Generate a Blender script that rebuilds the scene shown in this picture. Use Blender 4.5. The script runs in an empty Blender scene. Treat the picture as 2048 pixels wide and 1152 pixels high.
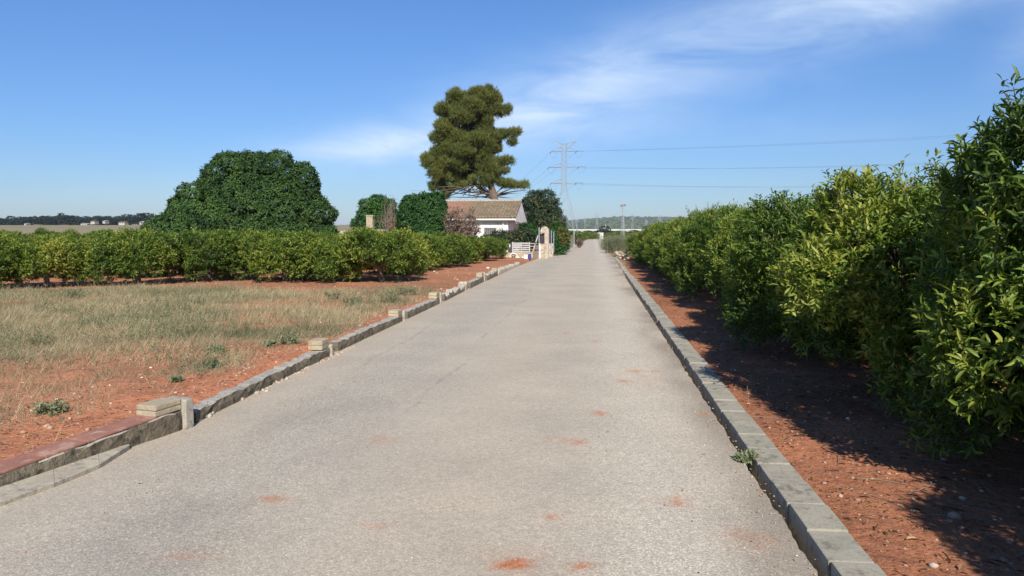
import bpy, math, random
import numpy as np
from mathutils import Matrix, Vector

rng = np.random.default_rng(7)
random.seed(7)
scene = bpy.context.scene
COL = scene.collection
R = math.radians

# ------------------------------------------------------------------ camera
EYE = 1.65
FPX = 1500.0
PITCH = math.atan(118 / FPX)
YAW = math.atan(164 / math.hypot(FPX, 118))
cam_d = bpy.data.cameras.new("camera")
cam = bpy.data.objects.new("camera", cam_d)
COL.objects.link(cam)
cam.location = (0, 0, EYE)
cam.rotation_euler = (math.pi / 2 - PITCH, 0, YAW)
cam_d.sensor_width = 36
cam_d.lens = 36 * FPX / 2048
cam_d.clip_start = 0.05
cam_d.clip_end = 20000
scene.camera = cam
MROT = np.array(cam.rotation_euler.to_matrix())


def ray(px, py):
    return MROT @ np.array([(px - 1024) / FPX, (576 - py) / FPX, -1.0])


def at(px, py, z=0.0):
    """ground point seen at a place in the photograph"""
    d = ray(px, py)
    t = (z - EYE) / d[2]
    return np.array([d[0] * t, d[1] * t, z])


def atY(px, py, Y):
    d = ray(px, py)
    t = Y / d[1]
    return np.array([d[0] * t, Y, EYE + d[2] * t])


# ------------------------------------------------------------------ object helpers
def tag(o, label=None, cat=None, group=None, kind=None):
    if label: o["label"] = label
    if cat: o["category"] = cat
    if group: o["group"] = group
    if kind: o["kind"] = kind
    return o


def thing(name, loc, label, cat, group=None, rz=0.0):
    o = bpy.data.objects.new(name, None)
    COL.objects.link(o)
    o.location = tuple(float(v) for v in loc)
    o.rotation_euler = (0, 0, rz)
    o.empty_display_size = 0.2
    return tag(o, label, cat, group)


def link(name, me, parent=None, mat=None):
    o = bpy.data.objects.new(name, me)
    COL.objects.link(o)
    if mat is not None and not me.materials:
        me.materials.append(mat)
    if parent is not None:
        o.parent = parent
    return o


def mesh_np(name, V, faces, mats=None, midx=None, attrs=None, colors=None, smooth=False):
    """faces: list of (n,k) int arrays"""
    V = np.ascontiguousarray(V, dtype=np.float32)
    me = bpy.data.meshes.new(name)
    faces = [np.asarray(f, dtype=np.int32) for f in faces if len(f)]
    nl = sum(f.size for f in faces)
    nf = sum(len(f) for f in faces)
    me.vertices.add(len(V))
    me.vertices.foreach_set("co", V.ravel())
    me.loops.add(nl)
    me.polygons.add(nf)
    me.loops.foreach_set("vertex_index", np.concatenate([f.ravel() for f in faces]))
    tot = np.concatenate([np.full(len(f), f.shape[1], np.int32) for f in faces])
    st = np.concatenate([[0], np.cumsum(tot)[:-1]]).astype(np.int32)
    me.polygons.foreach_set("loop_start", st)
    if smooth:
        me.polygons.foreach_set("use_smooth", np.ones(nf, dtype=bool))
    for m in (mats or []):
        me.materials.append(m)
    if midx is not None:
        me.polygons.foreach_set("material_index", np.asarray(midx, np.int32))
    me.update(calc_edges=True)
    for k, a in (attrs or {}).items():
        at_ = me.attributes.new(k, "FLOAT", "POINT")
        at_.data.foreach_set("value", np.asarray(a, np.float32))
    for k, c in (colors or {}).items():
        at_ = me.attributes.new(k, "FLOAT_COLOR", "POINT")
        c4 = np.ones((len(V), 4), np.float32)
        c4[:, :3] = c
        at_.data.foreach_set("color", c4.ravel())
    return me


class MB:
    """collects boxes, bars and tubes into one mesh"""
    def __init__(self):
        self.v, self.f = [], []

    def add(self, vs, fs):
        n = len(self.v)
        self.v += [tuple(map(float, p)) for p in vs]
        self.f += [tuple(i + n for i in f) for f in fs]

    def box(self, x0, y0, z0, x1, y1, z1):
        self.add([(x0, y0, z0), (x1, y0, z0), (x1, y1, z0), (x0, y1, z0),
                  (x0, y0, z1), (x1, y0, z1), (x1, y1, z1), (x0, y1, z1)],
                 [(0, 3, 2, 1), (4, 5, 6, 7), (0, 1, 5, 4), (1, 2, 6, 5), (2, 3, 7, 6), (3, 0, 4, 7)])

    def hexa(self, c8):
        self.add(c8, [(0, 3, 2, 1), (4, 5, 6, 7), (0, 1, 5, 4), (1, 2, 6, 5), (2, 3, 7, 6), (3, 0, 4, 7)])

    def tube(self, pts, rad, sides=6, cap=True):
        pts = [np.array(p, float) for p in pts]
        if np.isscalar(rad): rad = [rad] * len(pts)
        rings = []
        ref = None
        for i, p in enumerate(pts):
            d = (pts[min(i + 1, len(pts) - 1)] - pts[max(i - 1, 0)])
            d = d / (np.linalg.norm(d) + 1e-9)
            if ref is None:
                ref = np.array([0, 0, 1.0]) if abs(d[2]) < .9 else np.array([1.0, 0, 0])
            u = np.cross(d, ref); u /= np.linalg.norm(u) + 1e-9
            w = np.cross(u, d)
            ref = w
            rings.append([p + rad[i] * (math.cos(a) * u + math.sin(a) * w)
                          for a in [2 * math.pi * k / sides for k in range(sides)]])
        vs = [q for r in rings for q in r]
        fs = []
        for i in range(len(pts) - 1):
            for k in range(sides):
                a, b = i * sides + k, i * sides + (k + 1) % sides
                fs.append((a, b, b + sides, a + sides))
        if cap:
            fs.append(tuple(range(sides))[::-1])
            fs.append(tuple(range((len(pts) - 1) * sides, len(pts) * sides)))
        self.add(vs, fs)

    def mesh(self, name, mat=None, bevel=0.0, smooth=False):
        me = bpy.data.meshes.new(name)
        me.from_pydata(self.v, [], self.f)
        if bevel > 0:
            import bmesh
            bm = bmesh.new(); bm.from_mesh(me)
            bmesh.ops.bevel(bm, geom=bm.edges[:], offset=bevel, segments=2, affect='EDGES', profile=.6)
            bm.to_mesh(me); bm.free()
        if smooth:
            for p in me.polygons: p.use_smooth = True
        if mat: me.materials.append(mat)
        me.update()
        return me

    def obj(self, name, mat, parent=None, bevel=0.0, smooth=False):
        return link(name, self.mesh(name, mat, bevel, smooth), parent)


# ------------------------------------------------------------------ noise in numpy
_tab = rng.random((256, 256))


def vnoise(x, y, seed=0):
    x = np.asarray(x, float) + seed * 17.31; y = np.asarray(y, float) + seed * 9.73
    xi = np.floor(x).astype(int); yi = np.floor(y).astype(int)
    fx = x - xi; fy = y - yi
    fx = fx * fx * (3 - 2 * fx); fy = fy * fy * (3 - 2 * fy)
    g = lambda i, j: _tab[i & 255, j & 255]
    a = g(xi, yi) * (1 - fx) + g(xi + 1, yi) * fx
    b = g(xi, yi + 1) * (1 - fx) + g(xi + 1, yi + 1) * fx
    return a * (1 - fy) + b * fy


def fbm(x, y, o=4, seed=0):
    s = 0; a = .5; t = 0
    for k in range(o):
        s = s + a * vnoise(np.asarray(x) * 2 ** k, np.asarray(y) * 2 ** k, seed + k * 3); t += a; a *= .5
    return s / t


def sstep(a, b, x):
    t = np.clip((np.asarray(x, float) - a) / (b - a), 0, 1)
    return t * t * (3 - 2 * t)


# ------------------------------------------------------------------ materials
def new_mat(name):
    m = bpy.data.materials.new(name)
    m.use_nodes = True
    nt = m.node_tree
    nt.nodes.clear()
    out = nt.nodes.new("ShaderNodeOutputMaterial")
    b = nt.nodes.new("ShaderNodeBsdfPrincipled")
    nt.links.new(b.outputs[0], out.inputs[0])
    return m, nt, b, out


def N(nt, t, **kw):
    n = nt.nodes.new(t)
    for k, v in kw.items(): setattr(n, k, v)
    return n


def noise(nt, scale, detail=4, rough=.6, vec=None, dist=0):
    n = N(nt, "ShaderNodeTexNoise")
    n.inputs["Scale"].default_value = scale
    n.inputs["Detail"].default_value = detail
    n.inputs["Roughness"].default_value = rough
    n.inputs["Distortion"].default_value = dist
    if vec is not None: nt.links.new(vec, n.inputs["Vector"])
    return n.outputs["Fac"]


def ramp(nt, fac, stops):
    n = N(nt, "ShaderNodeValToRGB")
    e = n.color_ramp.elements
    while len(e) < len(stops): e.new(.5)
    for k, (p, c) in enumerate(stops):
        e[k].position = p
        e[k].color = (*c, 1) if len(c) == 3 else c
    nt.links.new(fac, n.inputs[0])
    return n.outputs[0]


def mixc(nt, fac, a, b, mode="MIX"):
    n = N(nt, "ShaderNodeMix", data_type="RGBA", blend_type=mode)
    for sock, v in ((n.inputs["Factor"], fac), (n.inputs["A"], a), (n.inputs["B"], b)):
        pass
    ins = [s for s in n.inputs if s.enabled]
    for s, v in zip((n.inputs[0], n.inputs[6], n.inputs[7]), (fac, a, b)):
        if isinstance(v, (int, float)): s.default_value = v
        elif isinstance(v, tuple): s.default_value = (*v, 1)
        else: nt.links.new(v, s)
    return n.outputs[2]


def mth(nt, op, a, b=None):
    n = N(nt, "ShaderNodeMath", operation=op)
    for s, v in zip(n.inputs, (a, b)):
        if v is None: continue
        if isinstance(v, (int, float)): s.default_value = v
        else: nt.links.new(v, s)
    return n.outputs[0]


def bump(nt, b, h, strength, dist):
    n = N(nt, "ShaderNodeBump")
    n.inputs["Strength"].default_value = strength
    n.inputs["Distance"].default_value = dist
    nt.links.new(h, n.inputs["Height"])
    nt.links.new(n.outputs[0], b.inputs["Normal"])


def objco(nt):
    return N(nt, "ShaderNodeTexCoord").outputs["Object"]


def m_rough(name, c1, c2, scale=3., rough=.85, bscale=40., bs=.3, bd=.01, c3=None, s3=25., stain=None, metallic=0.):
    """two tone weathered surface with fine grain"""
    m, nt, b, out = new_mat(name)
    co = objco(nt)
    c = ramp(nt, noise(nt, scale, 5, .65, co), [(.3, c1), (.7, c2)])
    if c3 is not None:
        f = ramp(nt, noise(nt, s3, 3, .6, co), [(.5, (0, 0, 0)), (.66, (1, 1, 1))])
        c = mixc(nt, f, c, c3)
    if stain is not None:
        f = ramp(nt, noise(nt, scale * .6, 6, .75, co, 1.), [(.45, (0, 0, 0)), (.62, (1, 1, 1))])
        c = mixc(nt, f, c, stain)
    g = noise(nt, bscale, 4, .7, co)
    c = mixc(nt, .5, c, ramp(nt, g, [(.25, (.55, .55, .55)), (.75, (1.25, 1.25, 1.25))]), "MULTIPLY")
    nt.links.new(c, b.inputs["Base Color"])
    b.inputs["Roughness"].default_value = rough
    b.inputs["Metallic"].default_value = metallic
    bump(nt, b, g, bs, bd)
    return m


def m_leaf(name, stops, rough=.45, trans=.25, spec=.35, vary=0.0):
    m, nt, b, out = new_mat(name)
    a = N(nt, "ShaderNodeAttribute", attribute_name="tint")
    oi = N(nt, "ShaderNodeObjectInfo")
    fac = mth(nt, "ADD", a.outputs["Fac"], mth(nt, "MULTIPLY", mth(nt, "SUBTRACT", oi.outputs["Random"], .5), vary))
    c = ramp(nt, fac, stops)
    nt.links.new(c, b.inputs["Base Color"])
    b.inputs["Roughness"].default_value = rough
    b.inputs["Specular IOR Level"].default_value = spec
    tr = N(nt, "ShaderNodeBsdfTranslucent")
    tc = mixc(nt, .6, c, (1.0, 1.15, .45), "MULTIPLY")
    nt.links.new(tc, tr.inputs[0])
    ms = N(nt, "ShaderNodeMixShader")
    ms.inputs[0].default_value = trans
    nt.links.new(b.outputs[0], ms.inputs[1]); nt.links.new(tr.outputs[0], ms.inputs[2])
    nt.links.new(ms.outputs[0], out.inputs[0])
    return m


M = {}
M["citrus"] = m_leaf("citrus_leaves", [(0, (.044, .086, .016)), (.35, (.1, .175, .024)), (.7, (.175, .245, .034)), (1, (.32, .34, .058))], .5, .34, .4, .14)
M["citrus_left"] = m_leaf("citrus_leaves_left", [(0, (.048, .09, .015)), (.4, (.11, .175, .022)), (.75, (.19, .245, .032)), (1, (.31, .32, .055))], .55, .28, .35, .36)
M["broadleaf"] = m_leaf("broad_leaves", [(0, (.02, .048, .012)), (.5, (.04, .09, .02)), (1, (.075, .14, .03))], .65, .15, .25)
M["green"] = m_leaf("green_leaves", [(0, (.02, .06, .012)), (.5, (.04, .115, .018)), (1, (.075, .17, .03))], .5, .25)
M["shrub"] = m_leaf("shrub_leaves", [(0, (.016, .052, .012)), (.5, (.028, .09, .018)), (1, (.06, .14, .03))], .5, .2)
M["dark"] = m_leaf("dark_leaves", [(0, (.014, .028, .014)), (.6, (.03, .055, .022)), (.9, (.06, .085, .03)), (1, (.16, .13, .05))], .5, .15)
M["needle"] = m_leaf("pine_needles", [(0, (.056, .076, .016)), (.5, (.12, .142, .03)), (1, (.2, .212, .05))], .6, .25)
M["drybush"] = m_leaf("dry_leaves", [(0, (.07, .045, .03)), (.5, (.14, .09, .065)), (1, (.25, .18, .14))], .8, .1)
M["redbush"] = m_leaf("red_leaves", [(0, (.16, .05, .03)), (1, (.32, .11, .06))], .6, .2)
M["flower"] = m_leaf("bougainvillea_bracts", [(0, (.3, .06, .04)), (1, (.55, .18, .08))], .6, .3)
M["silver"] = m_leaf("silvery_stems", [(0, (.13, .15, .08)), (.6, (.21, .24, .14)), (1, (.33, .33, .2))], .7, .25)
M["straw"] = m_leaf("straw", [(0, (.13, .145, .075)), (.4, (.26, .235, .14)), (1, (.44, .365, .225))], .8, .3)
M["weed"] = m_leaf("weed_leaves", [(0, (.09, .12, .06)), (.6, (.18, .21, .11)), (1, (.32, .32, .18))], .7, .25)
M["farwood"] = m_leaf("far_wood_leaves", [(0, (.012, .024, .016)), (1, (.035, .055, .03))], .7, .1)
M["scrub"] = m_leaf("hill_scrub", [(0, (.04, .058, .028)), (1, (.11, .13, .06))], .8, 0.0)
M["litter"] = m_leaf("dry_litter", [(0, (.06, .035, .02)), (.5, (.2, .11, .06)), (1, (.5, .38, .2))], .8, .1)
M["bark"] = m_rough("bark", (.1, .075, .055), (.2, .155, .115), 6, .95, 30, .6, .02)
M["pinebark"] = m_rough("pine_bark", (.1, .075, .06), (.2, .15, .12), 2, .95, 12, .6, .05)
M["twig"] = m_rough("grey_twig", (.16, .13, .1), (.28, .23, .19), 6, .95, 30, .2, .01)
M["wall_side"] = m_rough("dark_render", (.11, .09, .06), (.25, .21, .15), 5, .95, 38, .9, .03, c3=(.05, .042, .03), s3=12)  # wall sides in a darker brown than the cement top, mottled at random
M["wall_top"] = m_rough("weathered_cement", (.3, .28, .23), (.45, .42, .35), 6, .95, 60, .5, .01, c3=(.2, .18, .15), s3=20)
M["brick_tile"] = m_rough("red_coping_tile", (.24, .105, .075), (.33, .15, .105), 5, .9, 60, .3, .006, c3=(.4, .25, .19), s3=9)
M["stone"] = m_rough("cream_limestone", (.36, .3, .19), (.5, .43, .29), 4, .9, 35, .5, .015, c3=(.3, .24, .16), s3=12, stain=(.34, .29, .21))
M["stone_pale"] = m_rough("pale_stone", (.36, .3, .23), (.55, .48, .38), 3, .9, 25, .6, .02, c3=(.22, .18, .14), s3=8)
M["white"] = m_rough("whitewash", (.72, .72, .7), (.82, .82, .8), 1.5, .8, 30, .2, .005, stain=(.62, .6, .56))
M["whitepaint"] = m_rough("white_paint", (.6, .6, .58), (.75, .75, .73), 4, .6, 30, .1, .003)
M["grey_paint"] = m_rough("grey_paint", (.36, .35, .34), (.5, .49, .47), 4, .6, 30, .1, .003)
M["dark_metal"] = m_rough("dark_metal", (.03, .028, .03), (.06, .055, .055), 5, .6, 30, .2, .003)
M["screen"] = m_rough("shade_netting", (.035, .025, .025), (.06, .045, .045), 8, .9, 60, .3, .004)
M["blue"] = m_rough("blue_plastic", (.02, .03, .2), (.03, .045, .3), 4, .5, 30, .1, .003)
M["rust"] = m_rough("rusty_iron", (.14, .07, .045), (.25, .15, .1), 6, .9, 40, .3, .004)
M["galv"] = m_rough("galvanised_steel", (.3, .33, .37), (.4, .43, .47), 2, .6, 20, .1, .003)
M["wire"] = m_rough("conductor", (.16, .19, .23), (.22, .25, .29), 2, .6, 20, .1, .003)
M["glass"] = m_rough("dark_window_glass", (.02, .025, .03), (.05, .055, .06), 2, .15, 20, .02, .001)
M["concrete"] = m_rough("pale_concrete", (.5, .49, .46), (.62, .61, .58), .05, .85, 2, .1, .01)
M["far_white"] = m_rough("far_white_walls", (.36, .34, .31), (.5, .48, .44), .1, .85, 2, .1, .01)
M["far_roof"] = m_rough("far_clay_roof", (.2, .12, .08), (.3, .18, .12), .3, .9, 2, .1, .01)
M["mesh_sheet"] = m_rough("grey_fence_sheet", (.2, .21, .2), (.3, .31, .3), 3, .8, 60, .4, .004)


def m_roof():
    m, nt, b, out = new_mat("old_clay_tiles")
    co = objco(nt)
    n1 = noise(nt, 1.1, 6, .7, co)
    c = ramp(nt, n1, [(.25, (.095, .065, .038)), (.5, (.175, .13, .078)), (.75, (.27, .21, .13))])
    f = ramp(nt, noise(nt, 5, 4, .7, co), [(.55, (0, 0, 0)), (.75, (1, 1, 1))])
    c = mixc(nt, f, c, (.42, .37, .28))
    sx = N(nt, "ShaderNodeSeparateXYZ"); nt.links.new(co, sx.inputs[0])
    red = ramp(nt, mth(nt, "ADD", mth(nt, "MULTIPLY", sx.outputs[0], -.25), mth(nt, "MULTIPLY", n1, .5)),
               [(.0, (0, 0, 0)), (1.0, (1, 1, 1))])
    mr = N(nt, "ShaderNodeMapRange")
    nt.links.new(sx.outputs[0], mr.inputs[0])
    mr.inputs[1].default_value = -9.0; mr.inputs[2].default_value = -10.2
    c = mixc(nt, mth(nt, "MULTIPLY", mr.outputs[0], .75), c, (.3, .15, .1))
    nt.links.new(c, b.inputs["Base Color"])
    b.inputs["Roughness"].default_value = .9
    bump(nt, b, noise(nt, 30, 3, .6, co), .4, .01)
    return m


M["roof"] = m_roof()


def m_ground():
    m, nt, b, out = new_mat("earth")
    co = objco(nt)
    a = N(nt, "ShaderNodeAttribute", attribute_name="soil")
    g1 = noise(nt, 2.3, 6, .7, co)
    g2 = noise(nt, 34, 4, .75, co)
    g3 = noise(nt, 11, 5, .7, co)
    c = mixc(nt, .8, a.outputs["Color"], ramp(nt, g1, [(.3, (.72, .74, .78)), (.7, (1.18, 1.15, 1.1))]), "MULTIPLY")
    c = mixc(nt, .75, c, ramp(nt, g2, [(.28, (.5, .48, .46)), (.5, (1, 1, 1)), (.75, (1.35, 1.35, 1.35))]), "MULTIPLY")
    c = mixc(nt, .6, c, ramp(nt, g3, [(.3, (.66, .64, .62)), (.6, (1.1, 1.1, 1.1))]), "MULTIPLY")
    nt.links.new(c, b.inputs["Base Color"])
    b.inputs["Roughness"].default_value = 1.0
    b.inputs["Specular IOR Level"].default_value = .1
    h = mth(nt, "ADD", mth(nt, "MULTIPLY", g2, .4), g3)
    bump(nt, b, h, .8, .04)
    return m


def m_road():
    m, nt, b, out = new_mat("worn_asphalt")
    co = objco(nt)
    a = N(nt, "ShaderNodeAttribute", attribute_name="tone")
    coarse = N(nt, "ShaderNodeAttribute", attribute_name="coarse").outputs["Fac"]
    v = N(nt, "ShaderNodeTexVoronoi"); v.inputs["Scale"].default_value = 135
    nt.links.new(co, v.inputs["Vector"])
    vs = N(nt, "ShaderNodeSeparateColor"); nt.links.new(v.outputs["Color"], vs.inputs[0])
    chips = ramp(nt, vs.outputs[0], [(0, (.6, .59, .57)), (.35, (.85, .84, .82)), (.7, (1.04, 1.03, 1.0)), (.93, (1.22, 1.2, 1.14)), (1, (1.7, 1.66, 1.55))])
    fine = ramp(nt, noise(nt, 170, 3, .7, co), [(.3, (.6, .6, .6)), (.7, (1.35, 1.35, 1.35))])
    mid = ramp(nt, noise(nt, 28, 5, .75, co), [(.3, (.8, .8, .8)), (.7, (1.16, 1.16, 1.16))])
    big = ramp(nt, noise(nt, .9, 5, .6, co), [(.3, (.9, .9, .91)), (.7, (1.08, 1.07, 1.05))])
    c = mixc(nt, mth(nt, "ADD", mth(nt, "MULTIPLY", coarse, .5), .3), a.outputs["Color"], chips, "MULTIPLY")
    c = mixc(nt, .6, c, fine, "MULTIPLY")
    c = mixc(nt, .8, c, mid, "MULTIPLY")
    c = mixc(nt, 1.0, c, big, "MULTIPLY")
    nt.links.new(c, b.inputs["Base Color"])
    b.inputs["Roughness"].default_value = .9
    b.inputs["Specular IOR Level"].default_value = .25
    bump(nt, b, mth(nt, "ADD", vs.outputs[0], mth(nt, "MULTIPLY", noise(nt, 60, 4, .7, co), 1.)), .55, .006)
    return m


M["ground"] = m_ground()
M["road"] = m_road()
M["kerb"] = m_rough("kerb_concrete", (.25, .235, .19), (.36, .335, .27), 5, .95, 55, .5, .008, c3=(.17, .155, .12), s3=14, stain=(.33, .31, .25))
M["strip"] = m_rough("broken_concrete", (.34, .30, .23), (.46, .41, .32), 5, .95, 45, .6, .012, c3=(.25, .23, .19), s3=16)
M["pebble"] = m_leaf("pebbles", [(0, (.3, .15, .09)), (.6, (.40, .27, .19)), (.9, (.45, .38, .3)), (1, (.66, .6, .52))], .9, 0.0)
M["rubble"] = m_rough("rubble_stone", (.36, .3, .23), (.55, .49, .4), 8, .95, 50, .6, .01, c3=(.33, .2, .13), s3=9)

# ------------------------------------------------------------------ layout lines
# foot of the broken low wall on the left side of the road, near to far
WALL_PX = [(-420, 1108), (0, 985), (369, 858), (520, 783), (672, 706), (812, 639), (886, 604), (938, 578), (973, 563), (1006, 548), (1034, 534)]
WALL = np.array([at(*p)[:2] for p in WALL_PX])
WALL = np.vstack([[WALL[0][0] - 1.2, -12], [WALL[0][0] - .35, WALL[0][1] - 1.5], WALL])


def interp_poly(Y, poly):
    return np.interp(Y, poly[:, 1], poly[:, 0])


def road_z(Y):
    Y = np.asarray(Y, float)
    return np.interp(Y, [-1e4, 45, 102, 225, 400, 1e5], [0, 0, -.66, -1.5, -1.7, -1.7])


FAR_L = np.array([at(1057, 525)[:2], at(1082, 516)[:2], at(1098, 509)[:2]])
p102 = atY(1146, 492, 102); p225 = atY(1174, 479, 225)
LEFT = np.vstack([WALL, FAR_L, [[p102[0], 102], [p225[0], 225], [1.2, 300]]])
LEFT = LEFT[np.argsort(LEFT[:, 1])]
r102 = atY(1212, 492, 102); r225 = atY(1204, 479, 225)
RIGHT = np.array([[1.148, -12], [1.148, 45], [r102[0], 102], [r225[0], 225], [6.0, 300]])
KX0, KX1, KZ = 1.15, 1.37, .036


def wall_x(Y): return interp_poly(Y, LEFT)
def right_x(Y): return interp_poly(Y, RIGHT)


# ------------------------------------------------------------------ ground
def grass_mask(X, Y):
    d = wall_x(Y) - X
    n = fbm(X * .55, Y * .8, 4, 2)
    edge = .45 + np.clip((9 - Y) * .1, -.4, .4)
    m = sstep(edge - .3, edge + .7, d + (n - .5) * 1.6)
    m *= 1 - sstep(17.0, 18.6, Y + (n - .5) * 3.0 + np.clip((X + 6) * .15, -.3, 2))
    patch = sstep(.33, .5, fbm(X * .33 + 5, Y * .5, 4, 9))
    return m * (.25 + .75 * patch) * (Y > -2)


def ground_z(X, Y):
    X = np.asarray(X, float); Y = np.asarray(Y, float)
    base = road_z(Y)
    lx = wall_x(Y); rx = right_x(Y)
    dl = lx - X
    dr = X - rx
    near = 1 - sstep(45, 60, Y)
    side_l = np.where(dl > -.02, sstep(0.02, .16, dl) * (.13 * near + .06), 0)
    side_r = np.where(dr > 0, sstep(.03, .2, dr) * (.02 * near + .06), 0)
    z = base - .06 + side_l + side_r
    relief = (fbm(X * 2.2, Y * 2.2, 3, 4) - .5) * .045 + (fbm(X * .4, Y * .4, 2, 6) - .5) * .08
    off = sstep(.25, 1.0, np.maximum(dl, dr))
    z -= .15 * (sstep(.5, .25, dr * -1) * (dr < .03)) * near
    z += relief * off * (1 - sstep(200, 400, np.hypot(X, Y)))
    # ground falls gently back to datum level under the left orchard
    z -= .08 * sstep(6, 14, dl) * near
    # the wide field on the left rises towards its far edge
    rise = sstep(60, 420, Y) * sstep(4, 60, -(X + 12) + (Y - 60) * .04)
    z += rise * (3.9 - base)
    return z


def axis(parts):
    out = []
    for a, b, s in parts:
        n = max(1, int(round((b - a) / s)))
        out += list(np.linspace(a, b, n, endpoint=False))
    out.append(parts[-1][1])
    return np.array(out)


xs = axis([(-4500, -3000, 500), (-3000, -800, 200), (-800, -200, 30), (-200, -60, 6), (-60, -22, 1.2), (-22, -6.2, .22), (-6.2, 2.6, .08), (2.6, 8, .22), (8, 30, 1.5), (30, 150, 8), (150, 800, 40), (800, 3000, 200), (3000, 4500, 500)])
ys = axis([(-60, -4, 8), (-4, 2.2, .6), (2.2, 14, .1), (14, 26, .18), (26, 60, .6), (60, 140, 3), (140, 500, 12), (500, 1500, 60), (1500, 4000, 300), (4000, 5000, 500)])
GX, GY = np.meshgrid(xs, ys, indexing="xy")
GZ = ground_z(GX, GY)
nx, ny = len(xs), len(ys)
idx = np.arange(nx * ny).reshape(ny, nx)
quads = np.stack([idx[:-1, :-1], idx[:-1, 1:], idx[1:, 1:], idx[1:, :-1]], -1).reshape(-1, 4)
soil = np.zeros((ny, nx, 3))
soil[:] = (.46, .195, .105)
n_ = fbm(GX * .7, GY * .7, 4, 11)[..., None]
soil = soil * (.82 + .36 * n_)
orch = (sstep(18.0, 19.5, GY) * (GX < 0))[..., None]
soil = soil * (1 - orch) + orch * (np.array((.40, .185, .105)) * (.75 + .5 * n_))
gm = grass_mask(GX, GY)[..., None]
straw = np.array((.36, .28, .18)) * (.7 + .5 * fbm(GX * 1.4, GY * 1.4, 3, 21)[..., None])
soil = soil * (1 - gm * .8) + straw * gm * .8
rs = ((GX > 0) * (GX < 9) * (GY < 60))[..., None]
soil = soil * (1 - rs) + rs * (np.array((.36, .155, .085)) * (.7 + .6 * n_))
fieldm = (sstep(44, 52, GY) * (GX < -6))[..., None]
fieldc = np.array((.26, .23, .14)) * (.88 + .24 * fbm(GX * .02, GY * .05, 3, 5)[..., None])
soil = soil * (1 - fieldm) + fieldm * fieldc
ystrip = (sstep(54, 58, GY) * (1 - sstep(85, 110, GY)) * (GX < -14))[..., None]
soil = soil * (1 - ystrip) + ystrip * np.array((.42, .3, .13))
far = (sstep(100, 200, GY) * sstep(-14, -8, GX + (GY - 100) * .02))[..., None]
soil = soil * (1 - far) + far * np.array((.12, .12, .05))
vfar = sstep(480, 700, np.hypot(GX, GY))[..., None]
soil = soil * (1 - vfar) + vfar * np.array((.07, .085, .045))
me = mesh_np("ground", np.stack([GX, GY, GZ], -1).reshape(-1, 3), [quads], [M["ground"]], colors={"soil": soil.reshape(-1, 3)}, smooth=True)
ground = tag(link("ground", me), kind="structure")

# ------------------------------------------------------------------ road
ry = axis([(-10, 2.6, .4), (2.6, 12, .035), (12, 24, .1), (24, 60, .5), (60, 300, 4)])
rt = np.concatenate([np.linspace(0, .965, 124), np.linspace(.968, 1, 14)])
RY, RT = np.meshgrid(ry, rt, indexing="ij")
lx = wall_x(RY) - .05
rx = right_x(RY) - .012
rag = (fbm(RY * 5, RY * 0 + 3, 3, 31) - .5) * .09
RX = lx + (rx + rag * (RT > .5) * sstep(.97, 1, RT) - lx) * RT
RZ = road_z(RY) + (fbm(RX * 1.5, RY * 1.5, 3, 33) - .5) * .012
mid = (lx + rx) / 2; half = (rx - lx) / 2
RZ += .02 * (1 - ((RX - mid) / half) ** 2) * (RY < 60)
RZ -= .17 * sstep(.066, .042, (rx + .012 - RX) + (fbm(RY * 6, RY * 0, 3, 35) - .5) * .045) * sstep(30, 24, RY)
dR = rx - RX
dL = RX - lx
base = np.zeros(RX.shape + (3,)); base[:] = (.45, .402, .33)
grey = np.array((.53, .485, .41)); tan = np.array((.465, .408, .325)); darkg = np.array((.31, .285, .245)); pink = np.array((.445, .385, .305))
w1 = (fbm(RX * .6, RY * .18, 4, 41) - .5)
trackR = np.exp(-((RX - (.45) - w1 * .5) / .42) ** 2)       # pale gravelly wheel track on the right
trackL = np.exp(-((RX - (-2.25) - w1 * .7) / .42) ** 2)     # coarse bare track on the left
centre = np.exp(-((RX - (-.95) - w1 * .4) / .55) ** 2)
for wgt, c in ((trackR * .9, grey), (centre * .9, tan), (trackL * .85, np.array((.42, .385, .325))), (np.exp(-(dL / .65) ** 2) * .8, pink)):
    base = base * (1 - wgt[..., None]) + wgt[..., None] * c
coarse = np.clip(.25 + .8 * trackR + .95 * trackL + .3 * sstep(7, 3, RY), 0, 1)
near_dark = trackL * sstep(9, 5, RY) * sstep(.3, .65, fbm(RX * 1.1, RY * .7, 4, 43)) * .75
base = base * (1 - near_dark[..., None]) + near_dark[..., None] * darkg
# gutter dirt along the right hand edge
gd = sstep(.55, .05, dR + (fbm(RX * 2, RY * 1.2, 3, 47) - .5) * .5) * .6 * sstep(.35, .55, fbm(RX * .5, RY * .5, 3, 48))
base = base * (1 - gd[..., None]) + gd[..., None] * np.array((.22, .185, .15))
# long crack between two laid strips
cx = -1.62 + (fbm(RY * .9, RY * 0 + 8, 4, 51) - .5) * .28
ck = np.exp(-((RX - cx) / .011) ** 2) * sstep(5.5, 7.5, RY) * (.05 + .4 * sstep(.4, .6, fbm(RY * 1.7, RY * 0, 3, 52)))
cx2 = -2.75 + (fbm(RY * .8, RY * 0 + 18, 4, 53) - .5) * .3
ck += np.exp(-((RX - cx2) / .014) ** 2) * sstep(8, 8.6, RY) * sstep(14, 12, RY) * .4
base = base * (1 - np.clip(ck, 0, .8)[..., None] * .55)
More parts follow.
